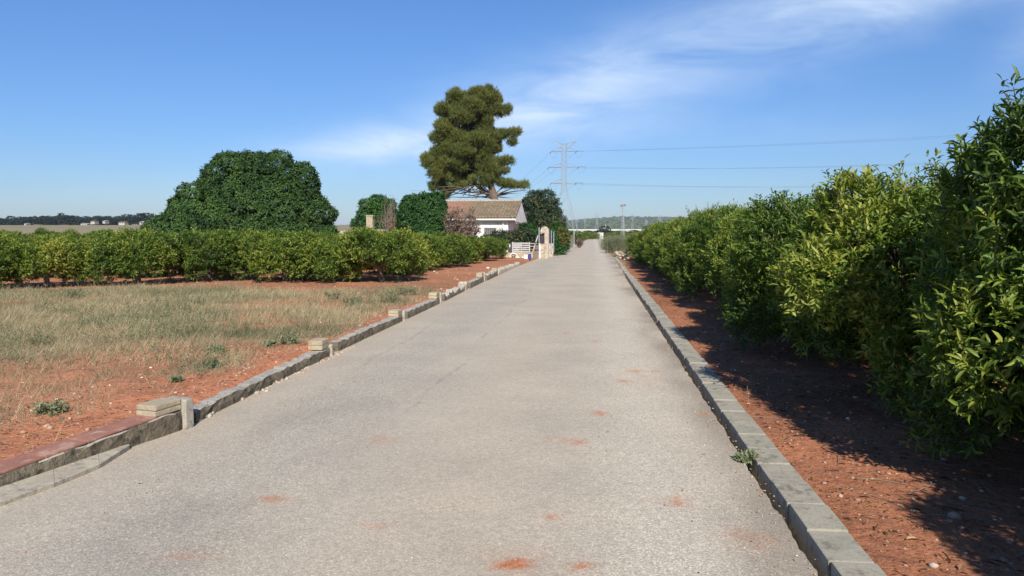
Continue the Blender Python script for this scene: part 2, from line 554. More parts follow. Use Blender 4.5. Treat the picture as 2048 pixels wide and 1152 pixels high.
# spilt red earth
SPOTS = [(1028, 1127, 44, 18, .95), (1160, 1141, 26, 10, .95), (1352, 1007, 26, 8, .75), (1104, 1040, 18, 6, .7), (1155, 888, 17, 5, .7), (1199, 829, 13, 4, .75), (1272, 744, 16, 4, .55),
         (1310, 744, 10, 3, .35), (1245, 764, 12, 3, .45), (1406, 828, 10, 3, .6), (548, 1003, 30, 8, .6), (750, 1060, 26, 7, .3), (1100, 885, 30, 9, .2), (1190, 684, 8, 2, .5), (1132, 668, 8, 2, .4), (380, 1125, 60, 12, .3), (760, 886, 40, 10, .2), (1500, 1080, 50, 20, .25), (1290, 765, 40, 12, .1)]
for (px, py, hw, hh, op) in SPOTS:
    c = at(px, py); a_ = abs(at(px + hw, py)[0] - c[0]); b_ = abs(at(px, py - hh)[1] - c[1])
    q = np.hypot((RX - c[0]) / a_, (RY - c[1]) / b_) + (fbm(RX * 9, RY * 9, 5, 61) - .5) * 2.2
    k = (sstep(1.15, .35, q) * .9 + .22 * sstep(2.6, .6, q)) * op * (.55 + .75 * vnoise(RX * 70, RY * 70, 5))
    base = base * (1 - k[..., None]) + k[..., None] * np.array((.47, .2, .1))
rsh = RX.shape
ridx = np.arange(rsh[0] * rsh[1]).reshape(rsh)
rq = np.stack([ridx[:-1, :-1], ridx[:-1, 1:], ridx[1:, 1:], ridx[1:, :-1]], -1).reshape(-1, 4)
me = mesh_np("road", np.stack([RX, RY, RZ], -1).reshape(-1, 3), [rq], [M["road"]], attrs={"coarse": coarse.ravel()}, colors={"tone": base.reshape(-1, 3)}, smooth=True)
tag(link("road", me), kind="structure")

# kerb of short concrete blocks on the right
kb = MB()
y = -3.0
while y < 44:
    ln = .40 + random.uniform(-.03, .02)
    if y > 26:
        jx = random.uniform(-.02, .03); dz = random.uniform(-.035, .0)
        if random.random() < .3: dz -= .03
    else:
        jx = random.uniform(-.01, .01); dz = random.uniform(-.009, .007)
    g = .005
    x0, x1 = KX0 + jx, KX1 + jx * .6
    z1 = KZ + dz; z2 = z1 + random.uniform(-.004, .004)
    kb.hexa([(x0, y + g, -.24), (x1, y + g, -.24), (x1, y + ln - g, -.24), (x0, y + ln - g, -.24),
             (x0 + random.uniform(0, .006), y + g, z1), (x1, y + g, z1), (x1, y + ln - g, z2), (x0 + random.uniform(0, .006), y + ln - g, z2)])
    y += ln
kerb = tag(kb.obj("kerb", M["kerb"], None, bevel=.009), kind="structure")
kj = MB(); kj.box(KX0 + .02, -3, -.1, KX1 - .01, 44, KZ - .022)
link("kerb_bedding", kj.mesh("kerb_bedding", M["strip"]), kerb)

# pale broken concrete footing strip by the near wall
sp = MB()
pts_in = [at(-420, 1108), at(-150, 1030), at(0, 985), at(110, 948), at(200, 917), at(260, 896)]
pts_out = [at(-420, 1140), at(-150, 1062), at(0, 1016), at(110, 976), at(200, 938), at(260, 899)]
for i in range(len(pts_in) - 1):
    a, b, c, d = pts_in[i], pts_in[i + 1], pts_out[i + 1], pts_out[i]
    lo = [(*(p[:2]), -.05) for p in (d, c, b, a)]
    zz = .035
    hi = [(d[0], d[1], zz), (c[0], c[1], zz), (b[0] - .01, b[1], zz), (a[0] - .01, a[1], zz)]
    sp.hexa(lo + hi)
tag(sp.obj("footing_strip", M["strip"], None, bevel=.004), kind="structure")

# ------------------------------------------------------------------ leaf machinery
def nrm(a):
    return a / (np.linalg.norm(a, axis=-1, keepdims=True) + 1e-9)


T_LEAF4 = (np.array([(0, 0, 0), (.5, .5, .10), (.5, -.5, .10), (1, 0, -.05), (.5, 0, 0)]), np.array([(0, 4, 1), (0, 2, 4), (1, 4, 3), (4, 2, 3)]))
T_LEAF2 = (np.array([(0, 0, 0), (.5, .5, .12), (.5, -.5, .12), (1, 0, -.06)]), np.array([(0, 2, 1), (1, 2, 3)]))
T_LEAF8 = (np.array([(0, 0, 0), (.3, .42, .10), (.3, 0, .02), (.3, -.42, .10), (.68, .40, .06), (.68, 0, -.03), (.68, -.40, .06), (1, 0, -.14)]),
           np.array([(0, 2, 1), (0, 3, 2), (1, 2, 5), (1, 5, 4), (2, 3, 6), (2, 6, 5), (4, 5, 7), (5, 6, 7)]))
T_BLADE = (np.array([(0, .5, 0), (0, -.5, 0), (.55, .3, .05), (.55, -.3, .05), (1, 0, .22)]), np.array([(0, 1, 3), (0, 3, 2), (2, 3, 4)]))
T_NEEDLE = (np.array([(0, .5, 0), (0, -.5, 0), (1, 0, .1)]), np.array([(0, 1, 2)]))


def leaves(P, D, Nn, L, W, tpl):
    tv, tf = tpl
    D = nrm(D)
    S = nrm(np.cross(D, Nn))
    U = np.cross(S, D)
    n = len(P)
    L = np.broadcast_to(np.asarray(L, float), (n,)); W = np.broadcast_to(np.asarray(W, float), (n,))
    V = (P[:, None, :] + tv[None, :, 0, None] * (L[:, None, None] * D[:, None, :])
         + tv[None, :, 1, None] * (W[:, None, None] * S[:, None, :]) + tv[None, :, 2, None] * (L[:, None, None] * U[:, None, :]))
    F = tf[None] + (np.arange(n) * len(tv))[:, None, None]
    return V.reshape(-1, 3), F.reshape(-1, 3), len(tv)


def rvec(n, r=None):
    r = r or rng
    v = r.normal(size=(n, 3))
    return nrm(v)


def blob_points(C, Rr, n, depth=.15, inside=.82, up_bias=0.0, r=None):
    """points near the outer skin of a union of ellipsoids"""
    r = r or rng
    C = np.asarray(C, float); Rr = np.asarray(Rr, float)
    if Rr.ndim == 1: Rr = np.repeat(Rr[:, None], 3, 1)
    area = (Rr[:, 0] * Rr[:, 1] + Rr[:, 1] * Rr[:, 2] + Rr[:, 0] * Rr[:, 2])
    pr = area / area.sum()
    PP, NN = [], []
    got = 0
    while got < n:
        m = int((n - got) * 1.8) + 64
        k = r.choice(len(C), m, p=pr)
        u = rvec(m, r)
        if up_bias:
            u[:, 2] += up_bias * r.random(m); u = nrm(u)
        s = 1 - r.exponential(depth, m); s = np.clip(s, .2, 1.06)
        p = C[k] + Rr[k] * u * s[:, None]
        nn = nrm(u / Rr[k])
        ok = np.ones(m, bool)
        for st in range(0, m, 4096):
            e = min(m, st + 4096)
            q = (p[st:e, None, :] - C[None]) / Rr[None]
            dd = np.sqrt((q ** 2).sum(-1))
            dd[np.arange(e - st), k[st:e]] = 9
            ok[st:e] = dd.min(1) > inside
        PP.append(p[ok]); NN.append(nn[ok]); got += ok.sum()
    return np.vstack(PP)[:n], np.vstack(NN)[:n]


def shoots(P, Nn, per, shoot_len, leaf_len, leaf_w, tpl, up=.55, out=.7, rnd=.55, droop=0.0, splay=.62, r=None, tint_noise=2.2):
    """short leafy shoots growing out of the crown skin, leaves set spirally on each"""
    r = r or rng
    n = len(P)
    ax = nrm(out * Nn + np.array([0, 0, up]) + rnd * r.normal(size=(n, 3)) * .6)
    sl = shoot_len * r.uniform(.6, 1.35, n)
    a = nrm(np.cross(ax, np.array([.31, .22, .93]))); b = np.cross(ax, a)
    ph0 = r.uniform(0, 6.28, n)
    Ps, Ds, Ns, Ls, Ws, Ts = [], [], [], [], [], []
    tb = .48 + 1.3 * (fbm(P[:, 0] * tint_noise + P[:, 2], P[:, 1] * tint_noise - P[:, 2] * 1.3, 3, 5) - .5) + r.normal(0, .13, n)
    for k in range(per):
        t = (k + .6) / per
        ph = ph0 + k * 2.4
        rad = np.cos(ph)[:, None] * a + np.sin(ph)[:, None] * b
        d = nrm(ax * (1 - splay * (1 - t * .6)) + rad * splay + r.normal(size=(n, 3)) * .22 + np.array([0, 0, -droop]))
        p = P + ax * (sl * t)[:, None]
        nn = nrm(ax * .8 + np.array([0, 0, .5]) + r.normal(size=(n, 3)) * .35 - rad * .1)
        Ps.append(p); Ds.append(d); Ns.append(nn)
        Ls.append(leaf_len * r.uniform(.65, 1.25, n)); Ws.append(leaf_w * r.uniform(.75, 1.2, n))
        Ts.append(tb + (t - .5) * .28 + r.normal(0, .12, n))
    P2, D2, N2 = np.vstack(Ps), np.vstack(Ds), np.vstack(Ns)
    V, F, k = leaves(P2, D2, N2, np.concatenate(Ls), np.concatenate(Ws), tpl)
    T = np.repeat(np.clip(np.concatenate(Ts), 0, 1), k)
    return V, F, T


def join_leafs(name, parts, mat):
    Vs, Fs, Ts, o = [], [], [], 0
    for V, F, T in parts:
        Vs.append(V); Fs.append(F + o); Ts.append(T); o += len(V)
    return mesh_np(name, np.vstack(Vs), [np.vstack(Fs)], [mat], attrs={"tint": np.concatenate(Ts)})


def curve_pts(a, b, bow=.1, n=5, r=random):
    a, b = np.array(a, float), np.array(b, float)
    L = np.linalg.norm(b - a)
    off = np.array([r.uniform(-1, 1), r.uniform(-1, 1), r.uniform(-.3, .6)]) * bow * L
    return [a + (b - a) * t + off * math.sin(math.pi * t) for t in np.linspace(0, 1, n)]


# ------------------------------------------------------------------ citrus tree kinds
def citrus_variant(seed, rad, top, skirt, nshoot, per, ll, lw, tpl, mat, water=0, lobes=15, trunk_h=.35, open_side=False, wl=.5, hang=5, tuck=.22, extra=(), spikes=()):
    r = np.random.default_rng(seed); rr = random.Random(seed)
    C, Q = [], []
    zm = skirt + (top - skirt) * .42
    for k in range(lobes):
        ph = k * 2.399 + r.uniform(-.35, .35)
        t = ((k + .5) / lobes) ** .85
        s = rad * r.uniform(.20, .37)
        zc = skirt + s * .7 + (top - s * .8 - skirt - s * .7) * t * r.uniform(.92, 1.03)
        f = max(0, (zc - zm) / (top - zm))
        pr = math.sqrt(max(.03, 1 - f * f)) if f > 0 else 1 - tuck * (zm - zc) / (zm - skirt)
        q = (rad - s) * pr * r.uniform(.78, 1.16)
        C.append((q * math.cos(ph), q * math.sin(ph), zc)); Q.append((s, s, s * r.uniform(.75, .95)))
    C.append((0, 0, (top + skirt) / 2)); Q.append((rad * .5, rad * .5, (top - skirt) * .34))
    for k in range(hang):      # branches hanging low round the skirt
        ph = k * 1.257 + r.uniform(-.4, .4)
        if open_side and k in (3, 4): continue
        s = rad * r.uniform(.2, .28)
        C.append((rad * .76 * math.cos(ph), rad * .76 * math.sin(ph), skirt + s * .35)); Q.append((s, s, s * 1.15))
    for (c_, s_) in extra:
        C.append(c_); Q.append((s_ * .85, s_, s_ * 1.1))
    P, Nn = blob_points(C, Q, nshoot, .11, .92, .15, r)
    keep = P[:, 2] > skirt * .5
    P, Nn = P[keep], Nn[keep]
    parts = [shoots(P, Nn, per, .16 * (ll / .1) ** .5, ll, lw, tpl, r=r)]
    wood = MB()
    base_top = (rr.uniform(-.05, .05), rr.uniform(-.05, .05), trunk_h)
    wood.tube([(0, 0, -.12), (.01, 0, .05), (.0, .01, trunk_h * .6), base_top], [.11, .085, .075, .08], 8)
    for k in range(0, len(C) - 1, 2):
        wood.tube(curve_pts(base_top, C[k], .12, 5, rr), [.055, .045, .032, .022, .01], 5)
    for k in range(water):
        ph = r.uniform(0, 6.28); q = rad * r.uniform(0, .75)
        b = np.array([q * math.cos(ph), q * math.sin(ph), top - .22 - .35 * (q / rad) ** 2])
        L = wl * r.uniform(.5, 1.1)
        tip = b + np.array([r.normal() * .14, r.normal() * .14, L])
        cp = curve_pts(b, tip, .08, 6, rr)
        wood.tube([np.array(base_top)] + cp, [.009, .008, .007, .006, .005, .004, .003], 4)
        m_ = 7
        pp = np.array([cp[0] + (cp[-1] - cp[0]) * t for t in np.linspace(.2, 1, m_)])
        parts.append(shoots(pp, nrm(np.tile(tip - b, (m_, 1))), 4, .08, ll * .85, lw * .95, tpl, up=1., out=.6, r=r))
    for (b, tip) in spikes:
        b, tip = np.array(b), np.array(tip)
        cp = curve_pts(b, tip, .08, 6, rr)
        wood.tube([np.array(base_top)] + cp, [.011, .009, .008, .007, .005, .004, .003], 4)
        pp = np.array([cp[0] + (cp[-1] - cp[0]) * t for t in np.linspace(.1, 1, 7)])
        parts.append(shoots(pp, nrm(np.tile(tip - b, (7, 1))), 4, .07, ll, lw, tpl, up=.8, out=.6, r=r))
    crown = join_leafs("crown", parts, mat)
    return crown, wood.mesh("trunk", M["bark"])


RIGHT_TALL = citrus_variant(99, 1.3, 2.0, .3, 8200, 9, .072, .022, T_LEAF8, M["citrus"], water=46, lobes=26, trunk_h=.34, wl=.5, hang=4, tuck=.3,
                            extra=[((-.76, 0, 1.78), .23), ((-.6, .1, 1.6), .32), ((-.35, -.1, 1.78), .32), ((-.9, -.05, 1.55), .22), ((.1, .2, 1.85), .3)],
                            spikes=[((-.9, 0, 1.75), (-1.0, .02, 2.12)), ((-.95, .1, 1.6), (-1.12, .1, 1.88)), ((-.78, -.05, 1.85), (-.84, 0, 2.14)), ((-.68, 0, 1.85), (-.6, .05, 2.1)), ((-.5, .05, 1.9), (-.4, .0, 2.12)), ((-.98, 0, 1.5), (-1.16, -.05, 1.72))])
RIGHT_NEAR = [citrus_variant(100 + i, 1.2, 2.0, .34, 7000, 9, .072, .022, T_LEAF4, M["citrus"], water=26, lobes=25, trunk_h=.4, wl=.42, hang=3, tuck=.34) for i in range(3)]
RIGHT_FAR = [citrus_variant(140 + i, 1.13, 2.0, .36, 4000, 8, .08, .027, T_LEAF4, M["citrus"], water=16, lobes=21, trunk_h=.4, wl=.42, hang=3, tuck=.34) for i in range(3)]
LEFT_V = [citrus_variant(200 + i, 1.2, 1.42, (.3, .24, .34, .28)[i], 2700, 8, .08, .034, T_LEAF4, M["citrus_left"], water=2, lobes=15, trunk_h=.45, open_side=(i == 1), wl=.2, hang=(3, 3, 4, 2)[i], tuck=.42) for i in range(4)]
FAR_V = [citrus_variant(260 + i, 1.45, 2.2, .2, 420, 6, .26, .11, T_LEAF2, M["citrus_left"], lobes=13) for i in range(2)]


def plant(var, name, x, y, s, rz, label, cat, group=None, sz=None, z=None):
    zz = float(ground_z(np.array([x]), np.array([y]))[0]) if z is None else z
    t = thing(name, (x, y, zz - .01), label, cat, group, rz)
    t.scale = (s, s, sz or s)
    link("crown", var[0], t); link("trunk", var[1], t)
    return t


ORD = ["first", "second", "third", "fourth", "fifth", "sixth", "seventh", "eighth", "ninth", "tenth", "eleventh", "twelfth", "thirteenth", "fourteenth", "fifteenth",
       "sixteenth", "seventeenth", "eighteenth", "nineteenth", "twentieth", "twenty-first", "twenty-second", "twenty-third", "twenty-fourth", "twenty-fifth", "twenty-sixth"]

# kerbside row on the right: (x, y, scale xy, scale z)
row1 = [(3.45, 2.1, .95, .95), (3.5, 4.75, 1.06, 1.17), (3.08, 7.3, 1.1, 1.04), (3.08, 9.9, 1.08, 1.0)]
yy = 12.6
while yy < 41:
    f = (yy - 12.6) / 29
    row1.append((3.12 - .3 * f + random.uniform(-.1, .1), yy, random.uniform(.95, 1.04), (.97 - .17 * f) * random.uniform(.84, 1.08)))
    yy += random.uniform(2.35, 2.75)
for i, (x, y, s, sz) in enumerate(row1):
    var = RIGHT_TALL if i == 1 else RIGHT_NEAR[i % 3] if y < 14 else RIGHT_FAR[i % 3]
    if i == 0: lab = "citrus tree just outside the right edge shading the bare red soil"
    elif i == 1: lab = "tallest and nearest citrus tree at the right edge with upright shoots against the sky"
    else: lab = "%s leafy green citrus tree along the right kerb, counting away from the tall edge one" % ORD[i - 1]
    if i == len(row1) - 1: lab = "last citrus tree of the right kerbside row, beside the silvery broom bush"
    plant(var, "citrus_tree", x, y, s, (0.0 if i == 1 else 2.1 * i + .4), lab, "citrus tree", "citrus trees along the right kerb", sz)
k = 0
for x0 in (5.5, 8.1):
    yy = 5.6 if x0 < 6 else 9
    while yy < 43:
        x = x0 + random.uniform(-.2, .2)
        px_ = 1188 + x / yy * 1500
        if px_ < 2300:
            plant(RIGHT_FAR[k % 3], "citrus_tree", x, yy, random.uniform(.98, 1.06), k * 1.7,
                  "citrus tree of the inner right rows, only its top showing above the kerbside trees", "citrus tree", "inner citrus trees of the right orchard", random.uniform(.9, 1.0))
        k += 1
        yy += 2.25
for (px_, py_, Y_, lab) in ((1418, 414, 27, "tall pale citrus top rising above the right row near the hills"), (1472, 428, 25, "slim citrus top sticking up just right of the taller pale one")):
    p = atY(px_, py_, Y_)
    t = plant(RIGHT_FAR[1], "citrus_tree", p[0], Y_, .72, 1.1, lab, "citrus tree", "taller tops in the right orchard", (p[2] + .05) / 2.25)

# left orchard
def lx_edge(Y): return np.interp(Y, [20, 24, 28, 33, 38], [-6.8, -6.6, -6.3, -5.9, -5.45])
left_rows = []
front_px = [(-80, 586), (75, 580), (262, 578), (408, 571), (560, 572), (650, 573), (756, 573)]
kk = 0
front = [(at(px_, py_)[0], at(px_, py_)[1] + .35) for px_, py_ in front_px]
flab = ["citrus tree cut off by the left frame edge at the front of the left orchard",
        "low-skirted citrus tree near the left frame edge, its branch tips touching the soil",
        "broad hanging citrus crown left of the tree with the bare forked trunk",
        "citrus tree with a bare forked trunk showing below its dull crown",
        "citrus tree just right of the one with the bare forked trunk",
        "bright low citrus bush in the gap midway along the left front row",
        "corner citrus tree of the left orchard, nearest the weedy red soil by the road"]
for i, (x, y) in enumerate(front):
    plant(LEFT_V[1] if i == 3 else LEFT_V[(0, 2, 3)[i % 3]], "citrus_tree", x, y, (1.0, 1.0, 1.02, .98, 1.02, .8, 1.05)[i], (1.3, .2, 2.5, 3.4, 4.4, 5.0, .8)[i], flab[i], "citrus tree", "citrus trees of the left orchard",
          (1.0, .92, 1.03, 1.04, .94, .8, 1.06)[i])
side = []
yy = 24.2
while yy < 38.5:
    side.append((float(lx_edge(yy)) + random.uniform(-.15, .15), yy)); yy += 2.75
slab = ["second citrus tree behind the corner one on the roadside edge of the left orchard", "citrus tree midway along the roadside edge of the left orchard",
        "citrus tree two before the round end one on the roadside edge", "citrus tree just before the round end one on the roadside edge", "citrus tree touching the round bright end one of the left orchard", "round bright citrus tree ending the left orchard beside the white gate"]
for i, (x, y) in enumerate(side):
    l = slab[-1] if i == len(side) - 1 else slab[i]
    plant(LEFT_V[i % 4 if i % 4 != 1 else 2], "citrus_tree", x, y, .95, 1.9 * i, l, "citrus tree", "citrus trees of the left orchard", .97 - .045 * i)
k = 0
for y in (23.4, 26.4, 29.4, 32.4, 35.4, 38.4):
    x = float(lx_edge(y)) - 2.7
    while x / y * 1500 + 1188 > -130:
        plant(LEFT_V[(k * 7 + int(y)) % 4], "citrus_tree", x + random.uniform(-.2, .2), y + random.uniform(-.2, .2), random.uniform(.95, 1.05), k * 1.37,
              "citrus tree inside the left orchard, hidden behind the front row up to its flat top", "citrus tree", "inner citrus trees of the left orchard", random.uniform(.84, 1.06) * (.88 if y > 31 and x > -14 else 1))
        x -= 2.7; k += 1

# far orchard on both sides of the road end
k = 0
for y, x0, x1 in ((215, -9, -2.5), (232, -14, 1.0), (262, -24, 22), (232, 6.5, 40)):
    x = x0
    while x < x1:
        plant(FAR_V[k % 2], "citrus_tree", x, y + random.uniform(-1, 1), random.uniform(1, 1.25), k * 1.1,
              "far green citrus tree in the orchard below the white viaduct", "citrus tree", "far citrus trees below the viaduct", random.uniform(.85, 1.1), z=float(road_z(y)) - .05)
        x += 2.9; k += 1

# ------------------------------------------------------------------ other trees and shrubs
def slices_crown(levels, depth_ratio, br, seed, zsq=.8, fill=True):
    """blobs around horizontal slices: levels = (z, xmin, xmax)"""
    r = np.random.default_rng(seed)
    C, Q = [], []
    for (z, a, b) in levels:
        cx, hw = (a + b) / 2, (b - a) / 2
        ra = max(hw - br * .8, .05); rb = ra * depth_ratio
        n = max(3, int(2 * math.pi * (ra + rb) / 2 / (br * .95)))
        o = r.uniform(0, 6.28)
        for k in range(n):
            ph = o + 2 * math.pi * k / n
            jr = r.uniform(.94, 1.0)
            C.append((cx + ra * jr * math.cos(ph), rb * jr * math.sin(ph), z + r.uniform(-.3, .3) * br))
            s = br * r.uniform(.75, 1.15)
            Q.append((s, s, s * zsq))
    return C, Q


def tree_px(name, Y, lv_px, depth_ratio, br_px, nshoot, per, ll, lw, mat, label, cat, seed, tpl=T_LEAF4, up=.3, droop=.2, splay=.85, shoot=.2, trunk_r=.2, group=None, top_extra=None, depth=.12, zsq=.8, limbs=9, voids=None):
    """a crown whose half-profile is given as (row, left, right) picture rows at distance Y"""
    s = Y / FPX
    lv = []
    for (py, a, b) in lv_px:
        A = atY(a, py, Y); B = atY(b, py, Y)
        lv.append((A[2], A[0], B[0]))
    cx = (min(l[1] for l in lv) + max(l[2] for l in lv)) / 2
    g = float(ground_z(np.array([cx]), np.array([Y]))[0])
    t = thing(name, (cx, Y, g), label, cat, group)
    lv = [(z - g, a - cx, b - cx) for z, a, b in lv]
    C, Q = slices_crown(lv, depth_ratio, br_px * s, seed, zsq)
    for (py, px_, rp) in (top_extra or []):
        p = atY(px_, py, Y)
        C.append((p[0] - cx, 0, p[2] - g)); Q.append((rp * s, rp * s, rp * s * .8))
    r = np.random.default_rng(seed + 1)
    P, Nn = blob_points(C, Q, nshoot, depth, .85, .1, r)
    ok = P[:, 2] > .05
    for (vx, vy, vr) in (voids or []):
        q = atY(vx, vy, Y)
        d_ = np.hypot(P[:, 0] - (q[0] - cx), P[:, 2] - (q[2] - g))
        sel = d_ < vr * s * .8
        if sel.any():
            yf = P[sel][:, 1].min()
            ok &= ~(np.sqrt(d_ ** 2 + (P[:, 1] - yf) ** 2 * .35) < vr * s * (1 + .25 * r.normal(size=len(P))))
    part = shoots(P[ok], Nn[ok], per, shoot, ll, lw, tpl, up=up, droop=droop, splay=splay, r=r, tint_noise=.9)
    link("crown", join_leafs("crown", [part], mat), t)
    wood = MB(); rr = random.Random(seed)
    zt = lv[-1][0]; mid_ = (.0, 0, min(.35 * lv[0][0], 1.4))
    wood.tube([(0, 0, -.2), (.03, .02, mid_[2] * .5), mid_], [trunk_r * 1.25, trunk_r, trunk_r * .9], 8)
    for k in range(limbs):
        i = rr.randrange(len(C))
        wood.tube(curve_pts(mid_, C[i], .12, 5, rr), [trunk_r * .6, trunk_r * .45, trunk_r * .3, trunk_r * .2, .02], 5)
    link("trunk", wood.mesh("trunk", M["bark"]), t)
    return t


Z5 = lambda zx, zy: (300 + zx / 5.12, 290 + zy / 5.12)
big = [(178, 740, 1010), (182, 1000, 1400), (190, 690, 1450), (250, 630, 1490), (330, 580, 1670), (430, 530, 1700), (530, 340, 1740), (620, 270, 1800), (700, 250, 1870), (790, 150, 1820), (870, 40, 1870), (950, 40, 1890)]
lv = [(Z5(0, zy)[1], Z5(a, 0)[0], Z5(b, 0)[0]) for zy, a, b in big]
tree_px("broadleaf_tree", 50, lv, .75, 23, 17000, 6, .24, .085, M["broadleaf"], "huge dark green spreading tree behind the left orchard", "tree", 31, up=.25, droop=.55, splay=.95, shoot=.12, trunk_r=.35,
        top_extra=[(340, 608, 18), (348, 612, 20), (336, 600, 14), (460, 655, 16), (319, 488, 10), (318, 545, 9)], depth=.1, zsq=.72, limbs=22, voids=[(488, 340, 9), (493, 354, 11), (486, 368, 9), (604, 380, 11), (590, 396, 9), (560, 428, 10), (545, 436, 8), (430, 400, 7), (470, 447, 9), (400, 440, 8), (630, 430, 8), (520, 395, 6)])
tree_px("green_tree", 60, [(400, 742, 772), (412, 722, 790), (430, 718, 796), (447, 706, 800), (462, 712, 800)], .8, 11, 3600, 6, .2, .08, M["green"], "bright green round tree behind the square stone chimney", "tree", 41, droop=.1, shoot=.15, trunk_r=.15)
tree_px("evergreen_shrub", 49, [(401, 808, 884), (415, 800, 890), (432, 797, 892), (450, 797, 892), (468, 797, 895)], .7, 11, 6500, 6, .15, .07, M["shrub"], "dense dark green clipped-looking shrub left of the house", "shrub", 43, droop=.1, shoot=.14, trunk_r=.12,
        top_extra=[(394, 828, 5), (392, 846, 7), (396, 868, 6), (392, 880, 7), (399, 812, 5), (396, 858, 5)])
tree_px("ragged_tree", 63, [(395, 1056, 1106), (408, 1042, 1115), (425, 1040, 1123), (440, 1042, 1129), (455, 1044, 1128), (475, 1046, 1122)], .8, 12, 3600, 7, .2, .075, M["dark"], "dark ragged tree right of the white house gable", "tree", 45, droop=.35, shoot=.18, trunk_r=.15,
        top_extra=[(388, 1075, 6), (386, 1095, 7), (436, 1124, 6), (405, 1114, 7), (392, 1064, 6)], depth=.2)
tree_px("flowering_shrub", 49, [(452, 1104, 1124), (465, 1100, 1134), (478, 1100, 1138), (492, 1104, 1136), (500, 1106, 1130)], .8, 9, 1500, 6, .12, .06, M["green"], "roadside shrub with orange red blossom by the dark netting", "shrub", 47, trunk_r=.06, shoot=.12)
# blossom belongs to that shrub
fs = [o for o in bpy.data.objects if o.name.startswith("flowering_shrub")][0]
r_ = np.random.default_rng(5)
cc = []
for (px_, py_, rp) in ((1124, 466, 9), (1131, 476, 8), (1134, 484, 7), (1128, 482, 6), (1122, 472, 6)):
    p = atY(px_, py_, 48.2); cc.append((p - np.array(fs.location), rp * 48 / 1500))
P, Nn = blob_points([c[0] for c in cc], [c[1] * 1.15 for c in cc], 55, .3, .8, 0, r_)
link("blossom", join_leafs("blossom", [shoots(P, Nn, 4, .16, .07, .05, T_LEAF2, r=r_)], M["flower"]), fs)
# climbing hedge in front of the house and dark growth by the netting
tree_px("climbing_hedge", 47, [(471, 985, 1070), (478, 962, 1072), (486, 955, 1074)], .25, 8, 2600, 6, .11, .055, M["dark"], "tangled dark hedge growing along the fence below the house window", "hedge", 49, trunk_r=.06, shoot=.13,
        top_extra=[(463, 1003, 3), (463, 1048, 6), (466, 1060, 6), (470, 1034, 6)], depth=.25)
tree_px("evergreen_bush", 48.2, [(455, 1040, 1070), (465, 1032, 1080), (476, 1030, 1082)], .5, 8, 1300, 6, .11, .055, M["shrub"], "green bush against the right side wall of the house", "bush", 51, trunk_r=.05, shoot=.13)
tree_px("evergreen_bush", 46.5, [(470, 1098, 1110), (485, 1096, 1116), (498, 1098, 1122)], .5, 6, 900, 6, .11, .055, M["shrub"], "dark low bush at the foot of the blossoming shrub", "bush", 53, trunk_r=.05, shoot=.12)
tree_px("leafy_bush", 45.5, [(464, 648, 662), (472, 642, 668), (480, 640, 672)], .7, 7, 700, 6, .13, .06, M["green"], "light green bush at the right foot of the huge tree", "bush", 55, trunk_r=.05, shoot=.12)


# dead brown shrub and bare stemmed shrub
def twig_shrub(name, Y, x0, x1, ytop, ybase, n, label, cat, seed, leafmat, nleaf, lean=.25, ragged=.5, leaflen=.1):
    rr = random.Random(seed); r = np.random.default_rng(seed)
    A = atY(x0, ybase, Y); B = atY(x1, ytop, Y)
    cx = (A[0] + B[0]) / 2; hw = (B[0] - A[0]) / 2
    g = float(ground_z(np.array([cx]), np.array([Y]))[0])
    t = thing(name, (cx, Y, g), label, cat)
    H = B[2] - g
    w = MB(); pts = []
    for k in range(n):
        b = np.array([rr.uniform(-.25, .25) * hw, rr.uniform(-.3, .3), -.05])
        ph = rr.uniform(-1, 1)
        tip = np.array([ph * hw, rr.uniform(-.6, .6) * hw, H * rr.uniform(ragged, 1) * (1 - lean * abs(ph))])
        cp = curve_pts(b, tip, .1, 6, rr)
        w.tube(cp, [.022, .02, .016, .012, .009, .006], 4)
        for j in range(3):
            i = rr.randint(2, 4)
            e = cp[i] + np.array([rr.uniform(-.3, .3), rr.uniform(-.3, .3), rr.uniform(.1, .6)]) * min(H, 2) * .35
            w.tube([cp[i], (cp[i] + e) / 2 + np.array([.02, 0, .03]), e], [.009, .007, .004], 3)
            pts.append(e); pts.append((cp[i] + e) / 2)
        pts += cp[3:]
    link("stems", w.mesh("stems", M["twig"]), t)
    if nleaf:
        pts = np.array(pts)
        P = pts[r.integers(0, len(pts), nleaf)] + r.normal(0, .1, (nleaf, 3))
        P = P[P[:, 2] > .1]
        link("foliage", join_leafs("foliage", [shoots(P, rvec(len(P), r), 4, .08, leaflen, leaflen * .5, T_LEAF2, up=0, droop=.3, r=r)], leafmat), t)
    return t


twig_shrub("dead_shrub", 47.6, 886, 958, 402, 500, 95, "dead brown leafless-looking shrub hiding the left end of the house", "shrub", 61, M["drybush"], 2500, lean=.2, ragged=.4, leaflen=.11)
twig_shrub("bare_shrub", 52, 757, 802, 376, 500, 46, "thicket of tall bare stems between green tree and dark shrub", "shrub", 63, M["drybush"], 420, lean=.2, ragged=.45, leaflen=.09)
twig_shrub("russet_shrub", 50.5, 789, 803, 412, 500, 14, "slim shrub with russet leaves against the dense dark shrub", "shrub", 65, M["redbush"], 200, lean=.2, ragged=.5, leaflen=.11)


